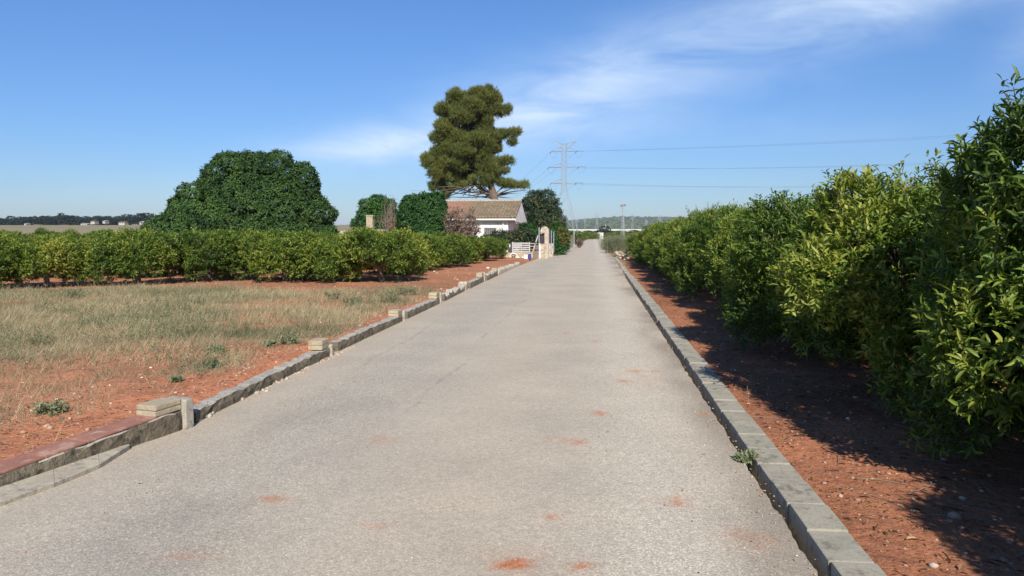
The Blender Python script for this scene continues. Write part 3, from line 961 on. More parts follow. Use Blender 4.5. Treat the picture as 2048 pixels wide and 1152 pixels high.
# pine ---------------------------------------------------------------
def pine():
    Y = 76.0; s = Y / FPX
    zp = lambda zx, zy: (820 + zx / 4.268, 150 + zy / 4.268)
    base = atY(994, 470, Y)
    g = float(ground_z(np.array([base[0]]), np.array([Y]))[0])
    o = np.array([base[0], Y, g])
    t = thing("pine_tree", o, "tall leaning pine with a dense lopsided crown behind the house", "tree")
    B = [(600, 190, 120, 80, 3), (450, 215, 110, 75, 3), (700, 190, 95, 85, 2), (400, 190, 70, 50, 2), (320, 300, 95, 75, 3), (430, 320, 110, 80, 3), (580, 300, 130, 90, 3), (730, 290, 85, 70, 2), (820, 320, 65, 42, 1), (850, 290, 40, 28, 1), (640, 400, 100, 60, 2), (500, 400, 110, 70, 3), (350, 400, 90, 50, 2),
         (320, 480, 95, 70, 3), (280, 560, 85, 70, 3), (430, 550, 120, 80, 3), (570, 580, 125, 70, 3), (680, 540, 90, 45, 2), (800, 500, 85, 38, 1), (890, 500, 75, 38, 1), (930, 490, 45, 28, 1), (890, 580, 45, 28, 1), (760, 640, 40, 28, 1),
         (240, 660, 80, 75, 3), (350, 670, 105, 75, 3), (490, 680, 125, 75, 3), (630, 670, 85, 65, 2), (200, 770, 66, 75, 3), (320, 790, 100, 70, 3), (450, 780, 110, 75, 3), (580, 750, 95, 60, 2), (780, 750, 95, 52, 1), (850, 735, 60, 36, 1), (820, 820, 55, 26, 1),
         (250, 870, 75, 75, 3), (380, 870, 100, 60, 2), (470, 880, 70, 42, 1), (220, 950, 42, 50, 2), (310, 985, 78, 44, 1), (560, 830, 70, 40, 1), (830, 930, 85, 28, 1), (915, 940, 55, 22, 1), (975, 945, 38, 18, 1), (740, 860, 60, 35, 1), (290, 1040, 40, 25, 1), (660, 650, 90, 60, 2), (690, 730, 75, 60, 2), (640, 810, 70, 50, 2), (700, 590, 80, 45, 2), (740, 520, 80, 40, 2), (710, 800, 70, 50, 2), (660, 470, 80, 45, 2), (860, 930, 70, 24, 2), (770, 910, 60, 26, 1), (1015, 950, 24, 14, 1)]
    r = np.random.default_rng(77); rr = random.Random(77)
    C, Q = [], []
    B += [(690, 880, 60, 45, -1), (650, 920, 55, 32, -1), (715, 830, 60, 45, -1), (640, 850, 70, 45, -1), (690, 780, 60, 45, -1), (560, 900, 60, 30, -1), (480, 940, 60, 28, -1), (400, 960, 70, 32, -1)]
    for (zx, zy, rx_, ry_, nd) in B:
        px_, py_ = zp(zx, zy)
        p = atY(px_ + (930 - px_) * .04, py_, Y) - o
        for k in range(abs(nd)):
            dy = -1.1 if nd == -1 else 0 if nd == 1 else (k - (nd - 1) / 2) * 2.3 + r.normal(0, .3)
            kx = .92 if nd == 1 else r.uniform(.75, .95)
            q = rx_ / 4.268 * s * .86; qz = ry_ / 4.268 * s * .88
            sh = p + np.array([(r.normal(0, .12) if nd > 1 else 0), dy, (r.normal(0, .15) if nd > 1 else 0)])
            C.append(sh); Q.append((q * kx, max(q * .8, .7), qz * kx))
    # break each mass into smaller pads
    C2, Q2 = [], []
    for c, q in zip(C, Q):
        C2.append(c); Q2.append((q[0] * .78, q[1] * .78, q[2] * .76))
        n = 13 if q[0] > 1.0 else 7
        for k in range(n):
            u = rvec(1, r)[0]
            f = r.uniform(.3, .5)
            C2.append(c + np.array(q) * u * (1 - f) * 1.15); Q2.append((q[0] * f, q[1] * f, q[2] * f * .9))
    P, Nn = blob_points(C2, Q2, 30000, .13, .92, .3, r)
    P = P + r.normal(0, .1, P.shape)
    # needle tufts
    tb = .5 + .9 * (fbm(P[:, 0] * .8 + P[:, 2], P[:, 2] * .9 + P[:, 1], 3, 5) - .5)
    parts = []
    for k in range(10):
        d = nrm(Nn * .5 + np.array([0, 0, .75]) + r.normal(size=P.shape) * .5)
        V, F, kk_ = leaves(P + r.normal(0, .05, P.shape), d, rvec(len(P), r), .36 * r.uniform(.6, 1.4, len(P)), .036, T_NEEDLE)
        parts.append((V, F, np.repeat(np.clip(tb + r.normal(0, .15, len(P)), 0, 1), kk_)))
    link("crown", join_leafs("crown", parts, M["needle"]), t)
    w = MB()
    main_x = 0
    lp = lambda zx, zy, dy=0.: atY(*zp(zx, zy), Y) - o + np.array([0, dy, 0])
    main = [np.array([.15, 0, -.3]), np.array([.1, 0, 1.5]), lp(725, 1090), lp(715, 1030), lp(690, 940), lp(660, 840), lp(620, 700), lp(590, 520), lp(590, 350), lp(600, 220)]
    w.tube(main, [.55, .5, .42, .39, .33, .29, .24, .18, .12, .05], 10)
    fork = [lp(710, 1040), lp(640, 1000), lp(560, 930), lp(520, 840), lp(460, 700), lp(420, 500), lp(430, 330)]
    w.tube(fork, [.27, .22, .2, .17, .13, .09, .04], 8)
    for k in range(13):   # bare lower limbs sweeping left
        a = main[2] + (main[5] - main[2]) * rr.uniform(0, .8) if k % 3 else np.array(fork[2])
        zx = rr.uniform(230, 560); zy = rr.uniform(985, 1080)
        b = lp(zx, zy, rr.uniform(-2.2, 2.2))
        cp = curve_pts(a, b, .12, 6, rr)
        w.tube(cp, [.075, .06, .05, .035, .022, .012], 5)
        for j in range(2):
            e = cp[3] + np.array([rr.uniform(-1.2, .3), rr.uniform(-.7, .7), rr.uniform(-.2, .6)])
            w.tube(curve_pts(cp[2 + j], e, .1, 4, rr), [.035, .028, .02, .01], 4)
    for (zx, zy) in ((830, 1020), (930, 1010), (1000, 985), (900, 950), (880, 540), (800, 500), (820, 760), (870, 730), (820, 320), (760, 640), (860, 1050)):
        a = main[3 + (0 if zy > 900 else 2 if zy > 650 else 4 if zy > 400 else 5)]
        w.tube(curve_pts(a, lp(zx, zy, rr.uniform(-.4, .4)), .1, 6, rr), [.1, .08, .06, .045, .03, .015], 5)
    for k in range(0, len(C), 4):
        i = min(range(3, len(main)), key=lambda q: abs(main[q][2] + 1.2 - C[k][2]))
        w.tube(curve_pts(main[i], C[k], .1, 5, rr), [.08, .065, .05, .035, .015], 5)
    link("trunk", w.mesh("trunk", M["pinebark"]), t)


pine()


# ------------------------------------------------------------------ low broken wall along the left of the road
def wall_seg(i, pa, pb, h0, h1, th, label, coping=None, block=None, pier=None, broken=False, mat_side="wall_side", mat_top="wall_top"):
    pa = np.array(pa[:2]); pb = np.array(pb[:2])
    L = np.linalg.norm(pb - pa); d = (pb - pa) / L; nrm_ = np.array([-d[1], d[0]])   # nrm_ points away from the road (left)
    ang = math.atan2(d[1], d[0])
    t = thing("low_wall", (pa[0], pa[1], 0), label, "wall", "stepped low walls along the road", ang)
    # local frame: x along the wall, y away from the road
    rr = random.Random(500 + i)
    n = max(6, int(L / .09))
    body = MB()
    st = []
    for k in range(n + 1):
        x = L * k / n
        hh = h0 + (h1 - h0) * k / n
        e = rr.uniform(-.012, .012)
        top = hh + rr.uniform(-.011, .009)
        if broken: top += rr.choice([0, 0, -.03, .02, .05, -.05])
        st.append([(x, e, -.1), (x, rr.uniform(-.008, .006), top * .5), (x, e + .004, top - .008), (x, .012, top), (x, th, top), (x, th, -.1)])
    vs = [p for s_ in st for p in s_]; fs = []
    m = 6
    for k in range(n):
        for j in range(m - 1):
            a = k * m + j
            fs.append((a, a + m, a + m + 1, a + 1))
    fs.append(tuple(range(m))); fs.append(tuple(range(n * m, n * m + m))[::-1])
    body.add(vs, fs)
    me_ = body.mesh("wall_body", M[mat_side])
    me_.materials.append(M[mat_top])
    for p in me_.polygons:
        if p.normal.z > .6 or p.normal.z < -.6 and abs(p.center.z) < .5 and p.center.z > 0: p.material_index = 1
    link("wall_body", me_, t)
    if coping:
        c = MB(); x = 0.
        tl = .33
        while x < L - .02:
            x1 = min(L, x + tl)
            a = h0 + (h1 - h0) * x / L; b = h0 + (h1 - h0) * x1 / L
            q = .008
            c.hexa([(x + q, .01, a + .003), (x1 - q, .01, b + .003), (x1 - q, th + .04, b + .003), (x + q, th + .04, a + .003),
                    (x + q, .01, a + .018), (x1 - q, .01, b + .018), (x1 - q, th + .04, b + .02), (x + q, th + .04, a + .02)])
            x = x1
        c.obj("coping_tiles", M["brick_tile"], t, bevel=.003)
    if block:
        bl, bh = block
        c = MB()
        z0 = h1 + .004
        c.box(L - bl, .006, z0, L - .02, th + .03, z0 + bh * .48)
        c.box(L - bl + .004, .004, z0 + bh * .48 + .003, L - .025, th + .028, z0 + bh)
        c.obj("end_block", M["stone"], t, bevel=.008)
    if pier:
        pw, ph_ = pier
        c = MB(); c.box(L - .015, -.035, -.1, L + pw, th + .02, ph_)
        c.obj("pier", M["wall_top"], t, bevel=.01)
    return t


W = lambda a: at(*WALL_PX[a])
wall_seg(0, WALL[0], WALL[1], .1, .1, .17, "low wall outside the frame beyond the red tiled segment", coping=True)
wall_seg(1, (WALL[1][0], WALL[1][1] + .01), W(1), .1, .105, .17, "red tiled low wall stub cut off by the left frame edge", coping=True)
wall_seg(2, W(1), W(2), .105, .165, .17, "nearest low wall topped with red tiles, ending in a cream block", coping=True, block=(.3, .09), pier=(.075, .25))
wall_seg(3, at(392, 846), at(660, 712), .1, .115, .16, "grey low wall between the first and second block posts, rubble at its foot", block=(.27, .12), pier=(.05, .15))
wall_seg(4, at(677, 703), at(806, 642), .125, .115, .16, "even grey low wall between second and third block posts", block=(.3, .1), pier=(.06, .19))
wall_seg(5, at(815, 638), at(880, 607), .13, .13, .16, "low wall leading to the post with the yellowish block", block=(.32, .13), pier=(.07, .25))
wall_seg(6, at(889, 603), at(930, 582), .14, .13, .16, "low wall with a crumbled whitish end beyond the yellowish block", broken=True)
wall_seg(7, at(931, 581.5), at(935, 579.5), .2, .18, .2, "crumbled lump of masonry between two low walls", broken=True, mat_side="rubble")
wall_seg(8, at(941, 577), at(968, 563.5), .16, .17, .16, "short low wall with whitish block between crumbled lump and last post", block=(.4, .12), pier=(.09, .3))
wall_seg(9, at(975, 561), at(996, 551), .17, .17, .16, "last whole low wall before the broken stretch near the orchard end", broken=True, block=(.3, .1))
wall_seg(10, at(998, 550), at(1040, 531), .16, .12, .2, "ruined low wall overgrown with straw before the blue container", broken=True, mat_side="rubble")


# stones ------------------------------------------------------------
def rock_arrays(pts, sizes, r, squash=.65, sink=.3):
    """irregular stones: distorted low spheres"""
    import bmesh
    bm = bmesh.new(); bmesh.ops.create_icosphere(bm, subdivisions=1, radius=1)
    tv = np.array([v.co[:] for v in bm.verts]); tf = np.array([[v.index for v in f.verts] for f in bm.faces]); bm.free()
    n = len(pts)
    jit = 1 + r.uniform(-.28, .28, (n, len(tv), 1))
    sc = np.stack([r.uniform(.7, 1.3, n), r.uniform(.7, 1.3, n), r.uniform(.7, 1.1, n) * squash], -1)
    a = r.uniform(0, 6.28, n)
    v = tv[None] * jit * sc[:, None, :] * np.asarray(sizes)[:, None, None]
    x = v[..., 0] * np.cos(a)[:, None] - v[..., 1] * np.sin(a)[:, None]
    y = v[..., 0] * np.sin(a)[:, None] + v[..., 1] * np.cos(a)[:, None]
    V = np.stack([x, y, v[..., 2]], -1) + pts[:, None, :]
    V[..., 2] += (np.asarray(sizes) * squash * (1 - sink))[:, None]
    F = tf[None] + (np.arange(n) * len(tv))[:, None, None]
    return V.reshape(-1, 3), F.reshape(-1, 3), len(tv)


def scatter_rocks(name, pts, sizes, mat, label, cat, seed):
    r = np.random.default_rng(seed)
    V, F, k = rock_arrays(pts, sizes, r)
    T = np.repeat(r.uniform(0, 1, len(pts)), k)
    me_ = mesh_np(name, V, [F], [mat], attrs={"tint": T})
    return tag(link(name, me_), label, cat, kind="stuff")


r0 = np.random.default_rng(90)
# broken edge under the second wall
line = np.array([at(*p) for p in [(372, 842), (420, 817), (470, 793), (520, 772), (580, 748), (650, 716), (700, 694)]])
tt = r0.uniform(0, 1, 520) ** 1.35
P = np.stack([np.interp(tt * (len(line) - 1), range(len(line)), line[:, j]) for j in range(3)], -1)
P[:, 0] += np.abs(r0.normal(0, .055, len(P))) + .0; P[:, 2] = -.005
scatter_rocks("rubble", P, r0.uniform(.008, .03, len(P)) * (1.3 - .7 * tt), M["rubble"], "loose pale rubble at the foot of the second low wall", "rubble", 91)
# pebbles on the road by the kerb and over the red soils
P = []
n = 1500
y_ = r0.uniform(2.6, 30, n) ** 1.0; P.append(np.stack([1.12 - np.abs(r0.normal(0, .28, n)), y_, np.full(n, .003)], -1))
n = 350
y_ = r0.uniform(2.6, 14, n); P.append(np.stack([r0.uniform(-3, 1, n), y_, np.full(n, .018)], -1))
P1 = np.vstack(P)
scatter_rocks("gravel", P1, r0.uniform(.003, .0085, len(P1)), M["pebble"], "loose pale gravel grains along the road edge", "gravel", 92)
n = 2600
y_ = r0.uniform(3.5, 19, n); d_ = .2 + r0.exponential(1.0, n)
x_ = wall_x(y_) - d_
P2 = np.stack([x_, y_, ground_z(x_, y_) - .004], -1)
n = 2600
y_ = 2.3 + 12 * r0.random(n) ** 1.6; x_ = 1.42 + r0.uniform(0, 1.3, n)
P3 = np.stack([x_, y_, ground_z(x_, y_) - .004], -1)
n = 900
y_ = r0.uniform(17, 30, n); x_ = r0.uniform(-17, -3.6, n); x_ = np.minimum(x_, wall_x(y_) - .3)
P4 = np.stack([x_, y_, ground_z(x_, y_) - .004], -1)
P5 = np.vstack([P2, P3, P4])
scatter_rocks("pebbles", P5, np.concatenate([r0.gamma(2., .0036, len(P2)), r0.gamma(2., .0028, len(P3)), r0.gamma(2., .007, len(P4))]), M["pebble"], "scattered pale pebbles on the red soil", "pebbles", 93)

# ------------------------------------------------------------------ dry grass, weeds, litter
def blades(P, H, Wd, tint, r, lean=.5):
    n = len(P)
    a = r.uniform(0, 6.28, n)
    d = np.stack([np.cos(a) * lean * r.random(n), np.sin(a) * lean * r.random(n), np.ones(n)], -1)
    nn = np.stack([np.cos(a + 1.1), np.sin(a + 1.1), np.full(n, .2)], -1)
    V, F, k = leaves(P, d, nn, H, Wd, T_BLADE)
    return V, F, np.repeat(np.clip(tint, 0, 1), k)


r1 = np.random.default_rng(120)
n = 560000
Y_ = 4.2 + (20 - 4.2) * r1.random(n) ** .8
X_ = np.where(r1.random(n) < .75, wall_x(Y_) - r1.random(n) * (Y_ * 1.0 + 1.8), -22 + r1.random(n) * 18)
gmk = grass_mask(X_, Y_)
clump = sstep(.3, .62, fbm(X_ * 3.2, Y_ * 3.2, 3, 71))
keep = (r1.random(n) < (gmk * (.25 + .75 * clump)) * .85 + .012) & (wall_x(Y_) - X_ > .22) & (X_ > -1.1 * Y_)
X_, Y_ = X_[keep], Y_[keep]
gt = fbm(X_ * .45, Y_ * .6, 4, 75)
cl_ = sstep(.3, .66, fbm(X_ * 4.5, Y_ * 4.5, 3, 72))
tint = .58 + 1.7 * (.5 - gt) + .35 * (cl_ - .5) + r1.normal(0, .22, len(X_))
H = .05 + .115 * r1.random(len(X_)) ** 1.5 * (.5 + fbm(X_ * .6, Y_ * .6, 3, 77)) * (.45 + 1.1 * cl_)
me_ = join_leafs("dry_grass", [blades(np.stack([X_, Y_, ground_z(X_, Y_) - .01], -1), H, .0055 + .003 * (Y_ > 10), tint, r1, 1.0)], M["straw"])
tag(link("dry_grass", me_), "dry straw coloured grass over the plot left of the road", "grass", kind="stuff")

# greener low weeds between the straw
n = 18000
Y_ = 4.5 + 16 * r1.random(n); X_ = wall_x(Y_) - .35 - r1.random(n) * (Y_ * .95 + 1)
f_ = fbm(X_ * .8, Y_ * .8, 4, 81)
keep = (r1.random(n) < sstep(.42, .64, f_) * (.12 + grass_mask(X_, Y_))) & (X_ > -1.1 * Y_)
X_, Y_ = X_[keep], Y_[keep]
Pw = np.stack([X_, Y_, ground_z(X_, Y_) + .02], -1)
me_ = join_leafs("weeds", [shoots(Pw, np.tile([0, 0, 1.], (len(Pw), 1)), 10, .13, .035, .011, T_LEAF2, up=1, out=.5, rnd=.5, splay=.8, r=r1)], M["weed"])
tag(link("weeds", me_), "low grey green weeds mixed through the dry grass", "weeds", kind="stuff")


def weed(px, py, rad_m, h, label, seed, n=40, mat="weed", z=None, name="weed_plant"):
    p = at(px, py, .06)
    if z is None: z = float(ground_z(p[:1], p[1:2])[0])
    r = np.random.default_rng(seed)
    t = thing(name, (p[0], p[1], z), label, "weed")
    a = r.uniform(0, 6.28, n); q = rad_m * r.random(n) ** .6
    P = np.stack([q * np.cos(a) * .6, q * np.sin(a) * .6, r.uniform(0, .3, n) * h], -1)
    Nn = nrm(np.stack([np.cos(a) * q / rad_m, np.sin(a) * q / rad_m, np.full(n, .4)], -1))
    link("foliage", join_leafs("foliage", [shoots(P, Nn, 9, h * .7, .045, .017, T_LEAF2, up=.5, out=.7, r=r)], M[mat]), t)
    w = MB()
    for k in range(0, n, 3):
        w.tube([(0, 0, -.02), P[k] * .6 + np.array([0, 0, .01]), P[k] + Nn[k] * h * .5], [.004, .003, .002], 3)
    link("stems", w.mesh("stems", M["twig"]), t)
    return t


weed(578, 697, .14, .12, "rounded green weed on red soil just above the second low wall", 301)
weed(104, 840, .13, .1, "grey green weed at the grass edge near the left frame edge", 302)
weed(425, 745, .10, .08, "small green weed on bare red soil right of the straw grass", 303)
weed(352, 776, .08, .03, "flat dark weed between straw and the nearest block post", 304)
weed(540, 702, .09, .08, "smaller weed just left of the rounded green one", 305)
weed(432, 715, .12, .1, "leafy weed with white flecks at the straw edge", 306)
weed(1492, 905, .09, .05, "green weed tuft growing from the kerb joint on the road", 307, z=.0)
weed(780, 612, .22, .3, "tall grey green weed beside the even low wall", 308, 60)
weed(705, 620, .2, .28, "upright weed clump left of the taller roadside weeds", 309, 60)
weed(815, 596, .25, .25, "green weed patch by the yellowish block post", 310, 60)
weed(665, 605, .2, .22, "grey green weed in front of the corner citrus tree", 311, 50)
weed(150, 600, .3, .25, "grey weed below the low-skirted citrus branch tips", 312, 60)
weed(560, 745, .05, .04, "tiny weed sprouting above the rubble", 313, 14)

# straw tufts on the right and bare stalks
def tuft(px, py, n, h, spread, label, seed, name="grass_tuft", mat="straw", z=None, loc=None):
    p = at(px, py, .05) if loc is None else np.array(loc, float)
    if z is None: z = float(ground_z(p[:1], p[1:2])[0])
    r = np.random.default_rng(seed)
    t = thing(name, (p[0], p[1], z), label, "grass")
    P = np.stack([r.normal(0, spread, n), r.normal(0, spread, n), np.full(n, -.01)], -1)
    link("blades", join_leafs("blades", [blades(P, h * r.uniform(.5, 1.1, n), .006, r.uniform(.4, 1, n), r, 1.1)], M[mat]), t)
    return t


tuft(1312, 582, 130, .22, .09, "pale straw tuft by the kerb under the mid right citrus row", 401)
tuft(1770, 815, 60, .16, .06, "thin straw tuft in deep shade under the nearest citrus trees", 402)
tuft(1235, 512, 500, .5, .32, "bright straw clump between the broom bush and the last citrus tree", 403)
tuft(1250, 530, 160, .25, .2, "sparse straw at the kerb before the bright straw clump", 404)
for (px, py, h, lab, sd) in ((1504, 768, .17, "dry upright stalk standing in shade beside the kerb strip", 411), (1497, 790, .14, "shorter dry stalk in the sunny strip beside the kerb", 412), (1256, 535, .35, "thin pale stalk leaning out before the far right citrus trees", 413)):
    p = at(px, py, .07); z = float(ground_z(p[:1], p[1:2])[0])
    w = MB(); w.tube([(0, 0, -.03), (-.004, 0, h * .5), (-.012, .01, h)], [.003, .0025, .0015], 4)
    for k in range(4):
        w.tube([(-.01 * k / 4, 0, h * (.2 + .2 * k)), (.02 * (-1) ** k, .005, h * (.26 + .2 * k))], [.0018, .001], 3)
    o_ = tag(w.obj("dry_stalk", M["twig"]), lab, "stalk"); o_.location = (p[0], p[1], z)

# leaf litter and twigs right of the kerb
r2 = np.random.default_rng(130)
n = 12000
Y_ = 2.3 + 26 * r2.random(n) ** 1.7; X_ = 1.4 + r2.random(n) * (1.6 + .05 * Y_)
P = np.stack([X_, Y_, ground_z(X_, Y_) + .006], -1)
a = r2.uniform(0, 6.28, n)
d = np.stack([np.cos(a), np.sin(a), r2.normal(0, .18, n)], -1)
Ll = r2.choice([.015, .03, .055, .1], n, p=[.45, .35, .16, .04]) * r2.uniform(.6, 1.3, n)
V, F, k = leaves(P, d, nrm(np.array([0, 0, 1.]) + r2.normal(0, .3, (n, 3))), Ll, np.where(Ll > .06, .003, Ll * .35), T_LEAF4)
T = np.repeat(np.clip(r2.beta(1.4, 2.2, n), 0, 1), k)
tag(link("leaf_litter", mesh_np("leaf_litter", V, [F], [M["litter"]], attrs={"tint": T})), "dry leaves and twig bits on the shaded red soil right of the kerb", "litter", kind="stuff")
n = 5000
Y_ = 4.0 + 15 * r2.random(n); X_ = wall_x(Y_) - .2 - r2.exponential(1.2, n)
P = np.stack([X_, Y_, ground_z(X_, Y_) + .004], -1); a = r2.uniform(0, 6.28, n)
d = np.stack([np.cos(a), np.sin(a), r2.normal(0, .2, n)], -1); Ll = r2.uniform(.01, .05, n)
V, F, k = leaves(P, d, nrm(np.array([0, 0, 1.]) + r2.normal(0, .4, (n, 3))), Ll, Ll * .25, T_LEAF4)
tag(link("straw_bits", mesh_np("straw_bits", V, [F], [M["litter"]], attrs={"tint": np.repeat(r2.random(n), k)})), "broken straw and dry stems on the red soil by the low walls", "litter", kind="stuff")
lf = MB()
p = at(1812, 1062, .08)
V, F, k = leaves(np.zeros((1, 3)), np.array([[1., .25, .05]]), np.array([[0, .1, 1.]]), [.085], [.032], T_LEAF8)
o_ = tag(link("fallen_leaf", mesh_np("fallen_leaf", V, [F], [M["litter"]], attrs={"tint": np.ones(len(V))})), "single pale yellow fallen leaf at the shadow edge, lower right", "leaf")
o_.location = (p[0], p[1], float(ground_z(p[:1], p[1:2])[0]) + .012)

# fine twigs lying in the shade
tw = MB(); rr = random.Random(9)
for k in range(60):
    x = rr.uniform(1.7, 3.2); y = rr.uniform(3.4, 9); a = rr.uniform(0, 6.28); L = rr.uniform(.12, .5)
    z = float(ground_z(np.array([x]), np.array([y]))[0]) + .008
    tw.tube([(x, y, z), (x + L * .5 * math.cos(a) + rr.uniform(-.03, .03), y + L * .5 * math.sin(a), z + .012), (x + L * math.cos(a), y + L * math.sin(a), z + .003)], [.003, .0025, .0015], 3)
tag(tw.obj("fallen_twigs", M["twig"]), "thin dry twigs strewn in the shade under the right citrus trees", "twigs", kind="stuff")

# silvery broom on the right of the road end
def broom(px, ybase, Y, w_m, h, n, label, seed):
    p = atY(px, ybase, Y); z = float(ground_z(p[:1], np.array([Y]))[0])
    r = np.random.default_rng(seed)
    t = thing("broom_bush", (p[0], Y, z), label, "bush", "silvery broom bushes at the road end")
    P = np.stack([r.normal(0, w_m * .28, n), r.normal(0, w_m * .4, n), r.uniform(-.02, .25, n) * h], -1)
    a = np.arctan2(P[:, 1], P[:, 0]) + r.normal(0, .6, n)
    d = np.stack([np.cos(a) * .45 * r.random(n), np.sin(a) * .45 * r.random(n), np.ones(n)], -1)
    V, F, k = leaves(P, d, rvec(n, r), h * r.uniform(.35, .85, n), .02, T_BLADE)
    P2 = P + d * (h * r.uniform(.3, .75, n))[:, None]
    part2 = shoots(P2, nrm(d), 5, .16, .07, .022, T_LEAF2, up=.8, r=r)
    link("foliage", join_leafs("foliage", [(V, F, np.repeat(np.clip(r.uniform(0, 1, n) * (1 - .3 * (P[:, 2] < .1)), 0, 1), k)), part2], M["silver"]), t)
    s_ = MB()
    for k in range(18):
        s_.tube([(0, 0, -.05), P[k] * .5 + np.array([0, 0, h * .2]), P[k] + d[k] * h * .4], [.012, .01, .006], 4)
    link("stems", s_.mesh("stems", M["twig"]), t)


broom(1228, 500, 56, 1.1, 1.25, 900, "silvery green broom bush nearest the road, right of the white pump house", 501)
broom(1250, 500, 55, 1.3, 1.3, 900, "silvery green broom bush against the last right citrus tree", 502)
broom(1218, 490, 72, 1.2, 1.3, 700, "broom bush overlapping the far road edge below the pump house", 503)
broom(1240, 488, 76, 2.0, 1.4, 700, "farther broom bush half hidden behind the nearer two", 504)

# ------------------------------------------------------------------ house
def house():
    Yf = 55.0
    xr = atY(1016, 450, Yf)[0]; xl = xr - 6.6
    yb = Yf + 6.6
    g = -.25
    t = thing("farm_house", (0, 0, 0), "white single storey house with an old tiled roof below the pine", "house")
    wx = MB()
    zt = 2.46
    # front wall around the window opening
    wl, wr = atY(968, 460, Yf)[0], atY(992, 460, Yf)[0]
    wz1 = 1.74; wz0 = .95
    wx.box(xl, Yf, g, wl, Yf + .22, zt); wx.box(wr, Yf, g, xr, Yf + .22, zt)
    wx.box(wl, Yf, g, wr, Yf + .22, wz0); wx.box(wl, Yf, wz1, wr, Yf + .22, zt)
    wx.box(xr - .22, Yf + .222, g, xr, yb, zt)
    wx.box(xl, Yf + .222, g, xl + .22, yb, zt)
    wx.box(xl + .222, yb - .22, g, xr - .222, yb, zt)
    # gable triangles of the wall
    ry_ = 58.2; rz = 3.62
    for x in (xr - .2, xl + .2):
        wx.add([(x - .1, Yf, zt + .002), (x - .1, yb, zt + .002), (x - .1, ry_, rz - .1), (x + .1, Yf, zt + .002), (x + .1, yb, zt + .002), (x + .1, ry_, rz - .1)],
               [(0, 1, 2), (5, 4, 3), (0, 3, 4, 1), (1, 4, 5, 2), (2, 5, 3, 0)])
    # ledge band above the window
    wx.box(wl - .25, Yf - .03, wz1 + .3, xr, Yf - .002, wz1 + .36)
    wall = wx.obj("wall", M["white"], t)
    f = MB()
    f.box(wl - .06, Yf - .05, wz1 - .0, wr + .06, Yf - .003, wz1 + .09)
    f.box(wl - .06, Yf - .05, wz0 - .08, wr + .06, Yf - .003, wz0)
    f.box(wl - .08, Yf - .04, wz0 + .002, wl - .002, Yf - .003, wz1 - .002)
    f.box(wr + .002, Yf - .04, wz0 + .002, wr + .08, Yf - .003, wz1 - .002)
    win = f.obj("window", M["whitepaint"], t)
    p = MB(); p.box(wl, Yf + .12, wz0, wr, Yf + .14, wz1); p.obj("pane", M["glass"], win)
    for k in range(6):
        b = MB(); x = wl + (wr - wl) * (k + .5) / 6
        b.tube([(x, Yf - .02, wz0), (x, Yf - .02, wz1)], .018, 6); b.obj("window_bar", M["whitepaint"], win)
    # side window
    s_ = MB(); s_.box(xr + .002, Yf + 3.2, 1.0, xr + .03, Yf + 4.2, 1.8); sw = s_.obj("shutter", M["grey_paint"], t)
    # roof: corrugated clay tiles, two slopes
    xe = atY(1031, 436, Yf - .55)[0]; x0 = xl - .7
    ye = Yf - .36; ze = 2.46; ybk = yb + .5; zbk = 2.3; rzr = 3.78
    nxr = int((xe - x0) / .2 * 10)
    X = np.linspace(x0, xe, nxr + 1)
    cor = np.abs(np.sin((X - x0) / .24 * math.pi)) ** .8 * .11
    def slope(yA, zA, yB, zB, name):
        ns = 14
        V = []
        for k in range(ns + 1):
            tt_ = k / ns
            stepz = (.0 if k == ns else .018 * ((k * 1.0) % 1))
            sag = -.05 * math.sin(math.pi * tt_)
            V.append(np.stack([X, np.full_like(X, yA + (yB - yA) * tt_), zA + (zB - zA) * tt_ + cor + sag * .4 + (fbm(X * 1.3, X * 0 + k * .7, 2, 3) - .5) * .05], -1))
        V = np.array(V); m_ = nxr + 1
        id_ = np.arange((ns + 1) * m_).reshape(ns + 1, m_)
        q = np.stack([id_[:-1, :-1], id_[:-1, 1:], id_[1:, 1:], id_[1:, :-1]], -1).reshape(-1, 4)
        # underside
        Vb = V.reshape(-1, 3) - np.array([0, 0, .09])
        Vall = np.vstack([V.reshape(-1, 3), Vb]); off = len(Vb)
        edge = []
        ring = list(id_[0]) + list(id_[1:, -1]) + list(id_[-1][::-1][1:]) + list(id_[:, 0][::-1][1:-1])
        for a, b in zip(ring, ring[1:] + ring[:1]): edge.append((a, a + off, b + off, b))
        return mesh_np(name, Vall, [q, (q + off)[:, ::-1], np.array(edge)], [M["roof"]])
    roof = link("roof", slope(ye, ze, ry_, rzr, "roof"), t)
    link("rear_slope", slope(ybk, zbk, ry_ + .02, rzr, "rear_slope"), roof)
    rc = MB()
    n = int((xe - x0) / .4)
    for k in range(n):
        x = x0 + (xe - x0) * k / n; x2 = x0 + (xe - x0) * (k + 1.06) / n
        rc.tube([(x, ry_, rzr + .03 + random.uniform(-.02, .02)), (min(x2, xe), ry_, rzr + .03 + random.uniform(-.02, .02))], [.14, .12], 8)
    rc.obj("ridge_tiles", M["wall_top"], roof)
    # loose pale stones lying on the tiles
    # eaves board and gutter
    eb = MB(); eb.box(x0 + .1, ye + .02, ze - .24, xe - .02, ye + .1, ze - .06)
    eb.tube([(x0 + .1, ye - .04, ze - .12), (xe - .02, ye - .04, ze - .12)], .07, 8)
    eb.obj("eaves_gutter", M["whitepaint"], t)
    so = MB(); so.box(x0 + .1, ye + .102, ze - .13, xe - .05, Yf - .004, ze - .08); so.obj("soffit", M["whitepaint"], t)
    dp = MB(); xd = atY(1006, 445, Yf - .1)[0]
    dp.tube([(xd, ye + .16, ze - .2), (xd, Yf - .08, ze - .42), (xd, Yf - .08, g)], .05, 8); dp.obj("downpipe", M["whitepaint"], t)
